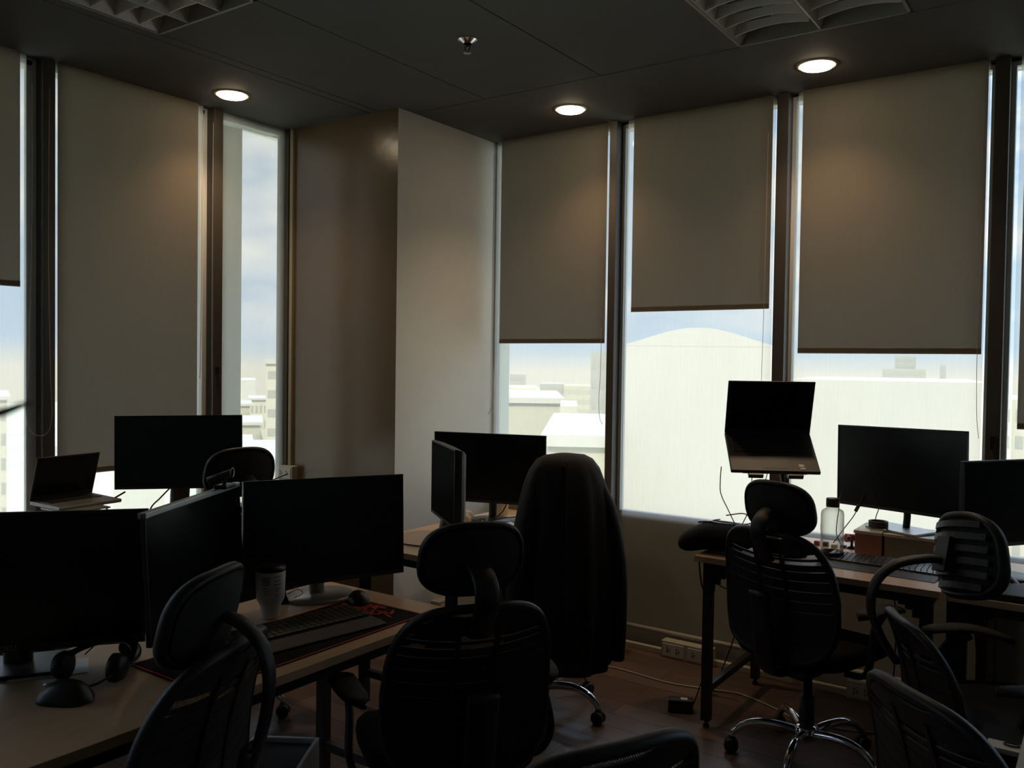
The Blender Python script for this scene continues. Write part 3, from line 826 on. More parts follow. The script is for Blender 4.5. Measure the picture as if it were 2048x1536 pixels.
    # armrests
    for s in (-1, 1):
        bm = bmesh.new(); R_ = []
        for k in range(13):
            t = k / 12; y = -.13 + .30 * t
            w_ = .038 * (1 - abs(2 * t - 1) ** 4) ** .5 + .004
            z = .655 + .012 * math.sin(t * PI) - .025 * t ** 3
            x = s * (.278 + .018 * math.sin(t * PI))
            R_.append([(x + w_ * math.cos(a) , y, z + .013 * math.sin(a)) for a in [2 * PI * q / 12 for q in range(12)]])
        loft(bm, R_); ar = obj('armrest', bm, 'padfab', e, smooth=True)
        bm = bmesh.new(); tube(bm, [(s * .20, -.06, .415), (s * .27, -.07, .43), (s * .30, -.08, .50), (s * .292, -.04, .60), (s * .288, .03, .648)], 1.0, 10, True, flat=(.022, .011), up=(0, 1, 0))
        obj('arm_support', bm, 'frame', ar, smooth=True)
    # lift and base
    bm = bmesh.new(); lathe(bm, [(0, .39), (.019, .39), (.019, .26), (.029, .26), (.029, .10), (0, .10)], 20); obj('gas_lift', bm, 'blackplastic', e, smooth=True)
    bm = bmesh.new(); lathe(bm, [(0, .145), (.036, .145), (.046, .135), (.046, .095), (.036, .085), (0, .085)], 24); obj('base_hub', bm, 'chrome', e, smooth=True)
    for k in range(5):
        a = 2 * PI * k / 5; ca, sa = math.cos(a), math.sin(a)
        bm = bmesh.new()
        pr = [(.035, .115), (.10, .128), (.17, .132), (.23, .118), (.272, .088), (.285, .066)]
        tube(bm, [(r * ca, r * sa, z) for r, z in pr], [.019, .018, .017, .015, .012], 12, True, flat=(1.0, 1.0))
        lg = obj('base_leg', bm, 'chrome', e, smooth=True)
        bm = bmesh.new(); X, Y = .285 * ca, .285 * sa
        px, py = -sa, ca
        for q in (-1, 1):
            cx_, cy_ = X + px * .013 * q, Y + py * .013 * q
            ringsA = []
            for off_, rr in ((-.009, .024), (-.006, .028), (.006, .028), (.009, .022)):
                ringsA.append([(cx_ + px * off_ + ca * rr * math.cos(th), cy_ + py * off_ + sa * rr * math.cos(th), .0285 + rr * math.sin(th)) for th in [2 * PI * w / 18 for w in range(18)]])
            loft(bm, ringsA)
        lathe(bm, [(0, .068), (.013, .066), (.016, .05), (.014, .034), (0, .034)], 12, (X, Y, 0))
        obj('caster', bm, 'softblack', lg, smooth=True)
    return e
proto = make_chair()
bm = bmesh.new(); tube(bm, [(0, -.315, .66), (0, -.345, .74), (0, -.368, .83), (0, -.374, .91), (0, -.355, .975), (0, -.312, 1.015), (0, -.275, 1.03)], 1.0, 12, True, flat=(.024, .011), up=(1, 0, 0))
tmp = obj('headrest_stem_long', bm, 'frame', smooth=True); LONG_STEM = tmp.data; bpy.data.objects.remove(tmp)
bm = bmesh.new(); tube(bm, [(0, -.305, .68), (0, -.355, .76), (0, -.385, .85), (0, -.37, .93), (0, -.31, .985), (0, -.22, 1.005), (0, -.165, 1.00)], 1.0, 12, True, flat=(.026, .013), up=(1, 0, 0))
tmp = obj('headrest_stem_arched', bm, 'frame', smooth=True); ARCH_STEM = tmp.data; bpy.data.objects.remove(tmp)
bm = bmesh.new(); ho_, hc_ = outline(44, .136, .954, 1.126, 2.8, taper=.06); disc(bm, ho_, hc_, lambda x, z: yhead(x, z) - .014, 6)
tmp = obj('headrest_cover', bm, 'padfab', smooth=True); SMOOTH_BACK = tmp.data; bpy.data.objects.remove(tmp)
bpy.context.view_layer.update()
index_children(proto)
CH = 'black mesh office chairs with headrests'
def chair(x, y, face, lab, first=False, base=0.0, head=True, hz=0.0, htilt=0.0, scale=1.0, longstem=False, arch=False, dz=0.0, hyaw=0.0, hfwd=0.0, hscale=1.0, hroll=0.0, bz=0.0):
    o = proto if first else copy_tree(proto)
    o.location = (x, y, 0); o.rotation_euler = (0, 0, R(face - 90)); o.scale = (scale,) * 3
    tag(o, lab, 'office chair', CH)
    kids = [c for c in bpy.data.objects if c.parent == o]
    for c in kids:
        b = c.name.split('.')[0]
        if b in ('base_leg', 'base_hub'): c.rotation_euler = (0, 0, R(base))
        if b.startswith('headrest'):
            if not head:
                for g2 in [q for q in bpy.data.objects if q.parent == c]: bpy.data.objects.remove(g2)
                bpy.data.objects.remove(c); continue
            if b == 'headrest_slats' and not arch: c.data = SMOOTH_BACK; c.name = 'headrest_cover'
            if b != 'headrest_stem':
                if htilt or hyaw or hfwd or hscale != 1 or hroll:
                    T = Matrix.Translation((0, -.28 + hfwd, 1.035 + hz)) @ Matrix.Rotation(R(hyaw), 4, 'Z') @ Matrix.Rotation(R(htilt), 4, 'X') @ Matrix.Rotation(R(hroll), 4, 'Y') @ Matrix.Scale(hscale, 4) @ Matrix.Translation((0, .28, -1.035))
                    c.matrix_local = T
                else: c.location.z = hz
            else:
                c.location.z = hz * .8; c.location.y = hfwd * .8 if not arch else 0
                if longstem: c.data = LONG_STEM
                if arch: c.data = ARCH_STEM
        if b not in ('base_leg', 'base_hub'):
            if b == 'gas_lift': c.scale.z = 1 + dz * 2.6
            else: c.location.z += dz
        if b.startswith('backrest') or b in ('slotted_back', 'back_bracket'): c.location.z += bz
    return o
# copies first, the source last (so parts removed or moved on one never reach another)
SPOTS = [
    dict(x=-1.560, y=1.925, face=146, scale=.98, lab='black mesh chair in the centre foreground, behind the red mouse mat', base=20, hz=.015),
    dict(x=-2.070, y=3.230, face=140, lab='black office chair wearing the dark jacket, chrome base showing', base=24),
    dict(x=-0.960, y=3.430, face=74, lab='black mesh chair at the right desk in front of the tall laptop', base=0, hz=-.018),
    dict(x=-0.270, y=3.030, face=29, arch=True, bz=-.17, hyaw=4, hfwd=.11, hscale=1.25, hroll=-12, lab='black chair turned right, its curved headrest stem in profile', base=10, htilt=-14, hz=-.055),
    dict(x=-0.140, y=2.215, dz=-.085, head=False, face=46, lab='black chair back with a lit right rim at the lower right corner', base=40, hz=-.065),
    dict(x=-0.925, y=1.40, face=154, dz=-.025, lab='black chair back just showing at the bottom centre edge', base=10, head=False),
    dict(x=-3.160, y=2.330, face=165, lab='black chair behind the webcam, only its headrest above the monitors', base=30, hz=.045),
]
for s in SPOTS: chair(**s)
chair(-1.800, 1.050, 204, 'black chair turned sideways at front left, curved stem behind its headrest', True, 15, hz=-.04, longstem=True)

# ------------------------------------------------------------------ jacket on the chair
def jacket(x, y, face):
    e = empty('jacket', (x, y, 0.30), R(face - 90)); tag(e, 'long black zip jacket draped over the chair back beside the column desk', 'jacket')
    n = 64
    levels = [(1.175, .035, .030), (1.168, .085, .055), (1.150, .118, .078), (1.11, .148, .098), (1.05, .172, .115), (.97, .192, .130), (.86, .208, .138), (.72, .218, .140), (.58, .224, .138), (.46, .226, .134), (.36, .222, .130), (.30, .215, .126)]
    rings = []
    for k, (z, a, b) in enumerate(levels):
        t = k / (len(levels) - 1); ring = []
        for i in range(n):
            th = 2 * PI * i / n
            amp = .055 * t * (.5 + .5 * math.sin(3 * th + .6)) * .6
            f = 1 + .045 * t * math.sin(9 * th + 2.5 * t) + .035 * t * math.sin(14 * th + 1.3) + .02 * math.sin(5 * th + 8 * t)
            xx = a * f * sgn(math.cos(th)) * abs(math.cos(th)) ** .85; yy = -.275 + b * f * math.sin(th)
            ring.append((xx, yy, z - .30 + .018 * math.sin(2 * th + 1) * t))
        rings.append(ring)
    bm = bmesh.new(); loft(bm, rings, cap=False)
    tv = [v for v in bm.verts if abs(v.co.z - max(q.co.z for q in bm.verts)) < .02]
    R0 = rings[0]
    c = bm.verts.new((0, -.275, 1.178 - .30)); bm.verts.ensure_lookup_table()
    for j in range(n): bm.faces.new((c, bm.verts[j], bm.verts[(j + 1) % n]))
    obj('jacket_body', bm, 'jacket', e, smooth=True, solid=.004)
    for s in (-1, 1):
        bm = bmesh.new()
        tube(bm, [(s * .090, -.285, .80), (s * .135, -.30, .74), (s * .175, -.32, .62), (s * .212, -.33, .42), (s * .226, -.325, .20), (s * .224, -.32, .02)], [.020, .045, .058, .056, .048, .043], 18, True, flat=(1, .75), up=(0, 1, 0))
        obj('sleeve', bm, 'jacket', e, smooth=True)
    bm = bmesh.new(); tube(bm, [(-.02, -.275 - .085, .86), (-.035, -.275 - .130, .70), (-.04, -.275 - .146, .45), (-.045, -.275 - .145, .10)], .0035, 6)
    obj('zip', bm, 'frame', e, smooth=True)
jacket(-2.070, 3.230, 140)

# ================================================================== SMALL THINGS
def cable(pts, r, m, lab, name='cable', group=None, extra=None):
    bm = bmesh.new(); tube(bm, smoothpath(pts, 8), r, 8, False)
    o = obj(name, bm, m, smooth=True); tag(o, lab, 'cable', group); return o
def keyboard(lab, c, rz, w, d, m='kbody', km='keys', tilt=0.0, rest=0.0, z=.74):
    e = empty('keyboard', (c[0], c[1], z), rz); tag(e, lab, 'keyboard')
    T = Matrix.Rotation(tilt, 4, 'X')
    bm = bmesh.new(); bx(bm, -w / 2, w / 2, -d / 2 - rest, d / 2, 0.0, .016)
    bmesh.ops.transform(bm, matrix=T @ Matrix.Translation((0, 0, 0.0)), verts=bm.verts)
    for v in bm.verts: v.co.z = max(v.co.z, 0.0) if v.co.z < .014 else v.co.z
    zmin = min(v.co.z for v in bm.verts)
    obj('keyboard_body', bm, m, e, bev=.004)
    rows = 6; kw = (w - .02) / 20; kd = (d - .02) / rows
    bm = bmesh.new()
    for r_ in range(rows):
        xx = -w / 2 + .01; i = 0
        while xx < w / 2 - .012:
            ww = kw * (5.2 if (r_ == 0 and 4 < i < 6) else 1)
            if r_ == 0 and i == 5: pass
            y0 = -d / 2 + .01 + r_ * kd
            bx(bm, xx + .0012, min(xx + ww - .0012, w / 2 - .008), y0 + .0012, y0 + kd - .0012, .016, .023)
            xx += ww; i += 1
    bmesh.ops.transform(bm, matrix=T, verts=bm.verts)
    o = obj('keycaps', bm, km, e, bev=.0012); o['kind'] = 'stuff'
    return e
def mouse(lab, x, y, rz, z=.74, s=1.0, m='blackplastic'):
    e = empty('computer_mouse', (x, y, z), rz); tag(e, lab, 'mouse', 'computer mice')
    bm = bmesh.new(); R_ = []
    for k in range(11):
        t = k / 10; yy = (-.055 + .11 * t) * s; w_ = .032 * s * (1 - abs(2 * t - 1) ** 3) ** .5 + .002; h_ = (.012 + .026 * math.sin(PI * min(1, (t * .8 + .12)))) * s * (1 - abs(2 * t - 1) ** 5) + .003
        R_.append([(w_ * math.cos(a), yy, h_ * max(0.0, math.sin(a))) for a in [PI * q / 12 for q in range(13)]])
    loft(bm, R_); obj('mouse_shell', bm, m, e, smooth=True)
    bm = bmesh.new(); tube(bm, [(0, .030 * s, .030 * s), (0, .042 * s, .027 * s)], .004 * s, 8, False); obj('scroll_wheel', bm, 'silver', e, smooth=True)
    return e

# --- front left desk
bm = bmesh.new(); bx(bm, -2.10, -1.785, 1.275, 2.088, .740, .7435)
mt = obj('mouse_mat', bm, 'fabric', bev=.001); tag(mt, 'long black mouse mat with red edge and red splash print', 'mouse mat')
bm = bmesh.new()
for a in ((-2.10, -2.096, 1.275, 2.088), (-1.790, -1.785, 1.275, 2.088), (-2.096, -1.790, 1.275, 1.281), (-2.096, -1.790, 2.083, 2.088)):
    bx(bm, a[0], a[1], a[2], a[3], .7432, .7442)
obj('stitched_edge', bm, 'red', mt)
bm = bmesh.new(); rr = random.Random(3)
for k in range(170):
    cx_ = rr.gauss(-1.985, .05); cy_ = rr.gauss(2.0, .07)
    if not (-2.075 < cx_ < -1.81 and 1.955 < cy_ + (cx_ + 2.0) * .2 and cy_ < 2.065): continue
    a = rr.uniform(0, PI); L_ = rr.uniform(.01, .032); W_ = rr.uniform(.003, .008)
    vs_ = [bm.verts.new((cx_ + math.cos(a + q) * (L_ if i % 2 == 0 else W_) , cy_ + math.sin(a + q) * (L_ if i % 2 == 0 else W_), .7437 + k * 2e-5)) for i, q in enumerate((0, PI / 2, PI, 3 * PI / 2))]
    bm.faces.new(vs_)
obj('splash_print', bm, 'red', mt)
keyboard('black wired keyboard with palm rest on the red-edged mat', (-1.975, 1.735), R(81 + 0), .45, .135, tilt=R(4), rest=.07, z=.7442)
mouse('black mouse on the red splash of the mat', -2.045, 2.055, R(60), z=.7445)
# tumbler
e = empty('tumbler', (-2.150, 1.775, .7437)); tag(e, 'white printed tumbler with black lid standing by the keyboard', 'tumbler')
bm = bmesh.new(); lathe(bm, [(0, 0), (.027, 0), (.029, .004), (.031, .035), (.043, .06), (.046, .145), (.044, .147), (0, .147)], 36); obj('cup_body', bm, 'white', e, smooth=True)
bm = bmesh.new(); lathe(bm, [(.046, .147), (.048, .150), (.046, .160), (.020, .163), (0, .163)], 36); obj('lid', bm, 'blackplastic', e, smooth=True)
bm = bmesh.new()
def wrap(a0, a1, z0, z1, r=.0462):
    n = 4
    for k in range(n):
        p, q = a0 + (a1 - a0) * k / n, a0 + (a1 - a0) * (k + 1) / n
        bm.faces.new([bm.verts.new((r * math.cos(t), r * math.sin(t), z)) for t, z in ((p, z0), (q, z0), (q, z1), (p, z1))])
fa = R(-40)
wrap(fa - .55, fa - .05, .108, .135)
for k in range(3): wrap(fa - .5, fa - .12, .098 - .009 * k, .101 - .009 * k, .0458)
for k in range(4): wrap(fa + .25, fa + .75, .132 - .012 * k, .136 - .012 * k, .0462)
for k in range(2): wrap(fa + .35, fa + .65, .088 - .014 * k, .092 - .014 * k, .0455)
obj('printed_label', bm, 'grey', e)
# face mask
bm = bmesh.new(); R_ = []
for k in range(9):
    t = k / 8; z = .0 + .052 * t
    R_.append([(.030 * math.cos(a) * (1 - .5 * t) * (1 + .25 * math.sin(3 * a + 4 * t)), .022 * math.sin(a) * (1 - .4 * t) * (1 + .2 * math.cos(4 * a)), z) for a in [2 * PI * q / 16 for q in range(16)]])
loft(bm, R_); o = obj('face_mask', bm, 'fabric', loc=(-2.255, 1.905, .740)); tag(o, 'crumpled black face mask with ear loops between tumbler and monitor base', 'face mask')
bm = bmesh.new(); tube(bm, [(.02, .01, .03), (.04, .035, .045), (.05, .05, .03), (.03, .03, .015)], .0015, 6); obj('ear_loop', bm, 'grey', o)
# green striped card
bm = bmesh.new(); bx(bm, -.035, .035, -.028, .028, 0, .002); o = obj('striped_card', bm, 'green', loc=(-2.165, 1.665, .7402), rot=(0, 0, R(70))); tag(o, 'small green card with dark stripes beside the tumbler', 'card')
bm = bmesh.new()
for k in range(3): bx(bm, -.02, .028, -.014 + .012 * k, -.008 + .012 * k, .002, .0026)
obj('stripes', bm, 'hole', o)
# paper, mouse, headset, lens at the left
o = box('paper_sheet', -.09, .09, -.06, .06, 0, .0012, 'paper', loc=(-2.235, 1.135, .7402), rot=(0, 0, R(60))); tag(o, 'white paper sheet under the black headset', 'paper')
mouse('glossy black mouse at the left edge on the bare desk', -2.005, 1.055, R(120), s=1.25)
e = empty('headset', (-2.085, 1.165, .7415), R(30)); tag(e, 'black headset lying on the front left desk below the big monitor', 'headset')
bm = bmesh.new(); tube(bm, [(-.075, 0, .03), (-.085, .05, .045), (-.05, .105, .055), (0, .125, .058), (.05, .105, .055), (.085, .05, .045), (.075, 0, .03)], 1.0, 10, True, flat=(.006, .013), up=(0, 0, 1)); obj('headband', bm, 'blackplastic', e, smooth=True)
for s in (-1, 1):
    bm = bmesh.new()
    R_ = [[(s * (.075 + o_), rr_ * math.cos(a) - .01, .035 + rr_ * math.sin(a)) for a in [2 * PI * q / 20 for q in range(20)]] for o_, rr_ in ((-.022, .024), (-.016, .035), (.0, .035), (.012, .028), (.016, .012))]
    loft(bm, R_); obj('ear_cup', bm, 'blackplastic', e, smooth=True)
bm = bmesh.new(); tube(bm, [(.078, -.03, .03), (.06, -.08, .02), (.03, -.10, .015)], .003, 6); lathe(bm, [(0, 0), (.007, .002), (.007, .018), (0, .02)], 10, (.03, -.105, .005)); obj('microphone_boom', bm, 'blackplastic', e, smooth=True)
e = empty('desk_microphone', (-2.155, 1.300, .7425)); tag(e, 'small round black disc on a thin wire behind the headset', 'microphone')
bm = bmesh.new(); lathe(bm, [(0, 0), (.02, 0), (.018, .006), (0, .008)], 20); obj('foot', bm, 'blackplastic', e, smooth=True)
bm = bmesh.new(); R_ = [[(.022 * rr_ * math.cos(a) * .57 - off_ * .8, .022 * rr_ * math.cos(a) * .8 + off_ * .57, .030 + .022 * rr_ * math.sin(a)) for a in [2 * PI * q / 24 for q in range(24)]] for off_, rr_ in ((-.006, .8), (-.003, 1), (.003, 1), (.006, .8))]
loft(bm, R_); obj('disc', bm, 'blackplastic', e, smooth=True)
bm = bmesh.new(); tube(bm, [(0, 0, .052), (-.01, -.02, .065), (-.02, -.06, .06), (-.03, -.10, .03)], .0018, 6); obj('wire', bm, 'cable', e)
# webcam on the edge-on monitor
e = empty('webcam', (-2.228, 1.672, 1.152), R(118)); tag(e, 'round webcam clipped on the pale top edge of the turned monitor', 'webcam')
bm = bmesh.new(); bx(bm, -.035, .035, -.012, .030, 0, .012); obj('clip', bm, 'blackplastic', e, bev=.004)
bm = bmesh.new(); tube(bm, [(0, .01, .01), (0, .012, .03)], .006, 8, False); tube(bm, [(-.030, .050, .022), (.005, -.010, .046)], .013, 14, False); obj('camera_barrel', bm, 'softblack', e, smooth=True)
bm = bmesh.new(); tube(bm, [(.014 * math.cos(a) + .006, -.012, .047 + .014 * math.sin(a)) for a in [2 * PI * q / 20 for q in range(20)]], .0015, 6, False, closed=True); obj('lens_ring', bm, 'silver', e, smooth=True)

# white perforated case on the floor between the front chairs
e = empty('computer_case', (-1.905, 1.555, 0.0), R(32)); tag(e, 'white computer case with slotted rim and dark top at the bottom edge', 'computer case')
bm = bmesh.new(); w, d, h = .20, .40, .42
for a in ((-w / 2, -w / 2 + .012, -d / 2, d / 2), (w / 2 - .012, w / 2, -d / 2, d / 2), (-w / 2 + .012, w / 2 - .012, d / 2 - .012, d / 2), (-w / 2 + .012, w / 2 - .012, -d / 2, -d / 2 + .05)):
    bx(bm, a[0], a[1], a[2], a[3], 0, h)
obj('case_shell', bm, 'white', e, bev=.003)
obj_ = box('top_grille', -w / 2 + .012, w / 2 - .012, -d / 2 + .05, d / 2 - .012, h - .03, h - .015, 'blackplastic', e)
bm = bmesh.new()
for k in range(5): bx(bm, -.075 + .034 * k, -.055 + .034 * k, -d / 2 + .018, -d / 2 + .030, h - .001, h + .001)
obj('rim_slots', bm, 'hole', e)

# --- left window desk: laptop on a riser, cables
def laptop(lab, hinge, rz, w, d, base_tilt, lid_tilt, m='laptopgrey', lidh=None, group='open laptops', mark=False):
    """hinge = middle of the hinge line; front of the base points to local -y; base_tilt: how far the front drops; lid_tilt: lean of lid towards the user (+) or back (-)"""
    e = empty('laptop', hinge, rz); tag(e, lab, 'laptop', group)
    lh = lidh or d * .97
    T = Matrix.Rotation(base_tilt, 4, 'X')
    bm = bmesh.new(); bx(bm, -w / 2, w / 2, -d, 0, -.016, 0); bmesh.ops.transform(bm, matrix=T, verts=bm.verts)
    b = obj('laptop_base', bm, m, e, bev=.004)
    bm = bmesh.new(); kw = (w - .05) / 15; kd = d * .42 / 5
    for r_ in range(5):
        for i in range(15): bx(bm, -w / 2 + .025 + i * kw + .001, -w / 2 + .025 + (i + 1) * kw - .001, -d * .10 - (r_ + 1) * kd + .001, -d * .10 - r_ * kd - .001, 0, .0022)
    bmesh.ops.transform(bm, matrix=T, verts=bm.verts); k_ = obj('keyboard_keys', bm, 'keys', b)
    bm = bmesh.new(); bx(bm, -.05, .05, -d * .93, -d * .62, 0, .0008); bmesh.ops.transform(bm, matrix=T, verts=bm.verts); obj('touchpad', bm, m, b)
    if mark:
        bm = bmesh.new(); bx(bm, w * .27, w * .33, -d * .88, -d * .82, 0, .001); bx(bm, w * .28, w * .34, -d * .94, -d * .90, 0, .001); bmesh.ops.transform(bm, matrix=T, verts=bm.verts); obj('sticker', bm, 'white', b)
    T2 = Matrix.Rotation(lid_tilt, 4, 'X')
    bm = bmesh.new(); bx(bm, -w / 2, w / 2, -.001, .006, -.004, lh); bmesh.ops.transform(bm, matrix=T2, verts=bm.verts)
    l = obj('lid', bm, m if m != 'laptopgrey' else 'softblack', e, bev=.003)
    bm = bmesh.new(); bx(bm, -w / 2 + .008, w / 2 - .008, -.002, -.001, .018, lh - .008); bmesh.ops.transform(bm, matrix=T2, verts=bm.verts); obj('laptop_screen', bm, 'screen', l)
    bm = bmesh.new()
    tube(bm, [(-w * .47, 0.002, -.004), (w * .47, 0.002, -.004)], .008, 10, False); obj('hinge', bm, 'blackplastic', e)
    return e
laptop('open grey laptop at left behind the big monitor', (-3.765, 1.965, .935), R(97), .295, .20, R(3), R(16))
e = empty('laptop_riser', (-3.62, 1.935, .74)); tag(e, 'grey laptop riser under the left laptop', 'laptop stand')
obj_ = box('platform', -.07, .12, -.10, .10, .165, .172, 'laptopgrey', e, bev=.002)
bm = bmesh.new()
tube(bm, [(-.06, -.09, 0.004), (.11, -.09, .165)], .004, 8, False); tube(bm, [(-.06, .09, 0.004), (.11, .09, .165)], .004, 8, False)
tube(bm, [(.11, -.09, 0.004), (-.06, -.09, .165)], .004, 8, False); tube(bm, [(.11, .09, 0.004), (-.06, .09, .165)], .004, 8, False); obj('crossed_struts', bm, 'laptopgrey', e)
LC = 'black cables under the left window monitor'
cable([(-3.60, 2.16, .95), (-3.66, 2.10, .90), (-3.72, 2.04, .86), (-3.75, 1.98, .80), (-3.74, 1.97, .744)], .004, 'cable', 'thick black cable hanging left of the monitor stand', group=LC)
cable([(-3.55, 2.36, .96), (-3.60, 2.33, .90), (-3.62, 2.30, .86), (-3.64, 2.28, .78), (-3.62, 2.26, .744)], .0035, 'cable', 'black cable with a bead hanging beside the monitor stand', group=LC)
cable([(-3.52, 2.52, .96), (-3.535, 2.52, .90), (-3.53, 2.54, .82), (-3.50, 2.55, .744)], .003, 'cable', 'thin black cable right of the monitor stand', group=LC)
cable([(-3.93, 3.365, .884), (-3.93, 3.30, .87), (-3.92, 3.15, .84), (-3.90, 2.95, .80), (-3.88, 2.80, .744)], .0035, 'cable', 'black lead plugged into the outlet beside the bare window')

# --- column desk
e = empty('paper_cup', (-2.655, 3.73, .74)); tag(e, 'pale paper cup behind the monitor beside the column', 'cup')
bm = bmesh.new(); lathe(bm, [(0, 0), (.028, 0), (.038, .095), (.040, .097), (.037, .098), (.027, .004), (0, .004)], 28); obj('cup_body', bm, 'cup', e, smooth=True)
bm = bmesh.new(); bmesh.ops.create_icosphere(bm, subdivisions=3, radius=.035)
for v in bm.verts:
    v.co *= 1 + .25 * math.sin(v.co.x * 170) * math.cos(v.co.y * 150 + v.co.z * 90); v.co.z = max(-.03, v.co.z)
o = obj('crumpled_bag', bm, 'paper', loc=(-2.66, 3.42, .772), smooth=True); tag(o, 'crumpled white plastic bag left of the black mouse on the column desk', 'plastic bag')
mouse('black mouse under the flat monitor on the column desk', -2.545, 3.405, R(20))
o = box('carton', -.05, .05, -.035, .035, 0, .11, 'greybox', loc=(-2.70, 3.93, .7402), bev=.002); tag(o, 'small grey carton at the back of the column desk', 'box')
for i, (x, y, a, lab) in enumerate(((-2.50, 3.55, 20, 'loose papers under cables on the column desk'), (-2.44, 3.66, 45, 'pale green papers near the jacket on the column desk'))):
    o = box('paper_sheet', -.09, .09, -.06, .06, 0, .004, 'paper' if i == 0 else 'green', loc=(x, y, .7402 + .0045 * i), rot=(0, 0, R(a))); tag(o, lab, 'paper')
KC = 'black cables on the column desk'
cable([(-2.72, 3.42, .90), (-2.70, 3.40, .84), (-2.70, 3.36, .78), (-2.71, 3.30, .744)], .003, 'cable', 'black cable slanting down left of the column-desk monitor stand', group=KC)
cable([(-2.53, 3.60, .90), (-2.52, 3.58, .84), (-2.53, 3.55, .79), (-2.56, 3.50, .752)], .003, 'cable', 'black cable dropping right of the column-desk monitor stand', group=KC)
cable([(-2.68, 3.36, .744), (-2.60, 3.47, .75), (-2.50, 3.62, .76), (-2.38, 3.72, .762), (-2.30, 3.78, .75)], .003, 'cable', 'black cable running across the papers on the column desk', group=KC)
cable([(-2.74, 2.95, .744), (-2.66, 2.87, .744), (-2.58, 2.84, .744), (-2.50, 2.84, .744), (-2.44, 2.86, .744)], .0035, 'cable', 'black cable lying on the near end of the column desk', group=KC)

# --- right desk
laptop('open black laptop held high on the tall stand by the right windows', (-1.228, 3.690, 1.262), R(29.5), .36, .245, R(35.5), R(20), m='softblack', mark=True)
e = empty('laptop_stand', (-1.150, 3.730, .74)); tag(e, 'black desk stand with pole carrying the high laptop', 'laptop stand')
bm = bmesh.new(); lathe(bm, [(0, 0), (.09, 0), (.09, .008), (.02, .014), (.017, .02), (.017, .30), (0, .30)], 24); obj('pole', bm, 'steel', e, smooth=True)
bm = bmesh.new(); tube(bm, [(0, 0, .29), (-.01, -.02, .34), (-.015, -.035, .385)], .014, 12); obj('tilt_joint', bm, 'steel', e, smooth=True)
TT = Matrix.Translation((-.078, -.04, .522)) @ Matrix.Rotation(R(29.5), 4, 'Z') @ Matrix.Rotation(R(35.5), 4, 'X')
bm = bmesh.new(); bx(bm, -.13, .13, -.235, -.04, -.026, -.019); bx(bm, -.11, -.05, -.262, -.235, -.026, -.008); bx(bm, .05, .11, -.262, -.235, -.026, -.008)
bmesh.ops.transform(bm, matrix=TT, verts=bm.verts); obj('tray', bm, 'steel', e, bev=.002)
e.location = (-1.150, 3.730, .74)
HC = 'thin cables hanging from the high laptop'
cable([(-1.365, 3.52, 1.12), (-1.372, 3.53, 1.06), (-1.372, 3.54, 1.00), (-1.345, 3.56, .93), (-1.333, 3.58, .89), (-1.33, 3.60, .868)], .0022, 'grey', 'thin cable hanging from the left end of the high laptop', group=HC)
cable([(-1.26, 3.60, 1.09), (-1.262, 3.61, 1.02), (-1.27, 3.62, .95), (-1.30, 3.63, .88), (-1.32, 3.64, .85)], .0022, 'grey', 'thin cable curving under the middle of the high laptop', group=HC)
cable([(-1.21, 3.66, 1.10), (-1.225, 3.66, 1.04), (-1.23, 3.66, .99), (-1.22, 3.67, .93)], .0018, 'grey', 'short thin cable beside the laptop pole', group=HC)
for k in range(3):
    cable([(-1.165 + .012 * k, 3.69, 1.13), (-1.155 + .014 * k, 3.675, 1.05), (-1.17 + .010 * k, 3.68, .97), (-1.16 + .012 * k, 3.70, .88)], .0028, 'grey' if k % 2 else 'cable', ('leftmost', 'middle', 'rightmost')[k] + ' of the three twisted cables at the laptop pole', group='twisted cables round the laptop pole')
# bag overhanging the left end of the desk
e = empty('duffel_bag', (-1.47, 3.63, .742)); tag(e, 'rounded black padded bag hanging over the left end of the right desk', 'bag')
bm = bmesh.new(); R_ = []
for k in range(15):
    t = k / 14; X = -.120 + .34 * t; s = (1 - abs(2 * t - 1) ** 3.2) ** .45 + .02
    q_ = min(1.0, max(0.0, (.04 - X) / .16)); zo = -.040 * q_ * q_ * (3 - 2 * q_)
    R_.append([(X, .13 * s * sgn(math.cos(a)) * abs(math.cos(a)) ** .8, .060 + zo + .059 * s * math.sin(a)) for a in [2 * PI * q / 24 for q in range(24)]])
loft(bm, R_)
obj('bag_body', bm, 'fabric', e, smooth=True)
bm = bmesh.new(); tube(bm, [(-.03, -.02, .112), (.03, -.03, .121), (.09, -.03, .121), (.15, -.02, .116)], .004, 8); obj('strap', bm, 'softblack', e, smooth=True)
cable([(-1.42, 3.66, .868), (-1.44, 3.61, .866), (-1.39, 3.58, .866), (-1.31, 3.60, .866), (-1.27, 3.64, .875), (-1.32, 3.69, .90), (-1.40, 3.68, .885)], .003, 'silver', 'loop of pale cable resting on the black bag')
bm = bmesh.new(); bmesh.ops.create_icosphere(bm, subdivisions=3, radius=1.0)
for v in bm.verts: v.co = Vector((v.co.x * .045, v.co.y * .05, v.co.z * .042 * (1 - .2 * v.co.x)))
o = obj('pouch', bm, 'grey', loc=(-1.245, 3.80, .785), smooth=True, rot=(0, R(18), 0)); tag(o, 'small grey pouch between the bag and the laptop pole', 'pouch')
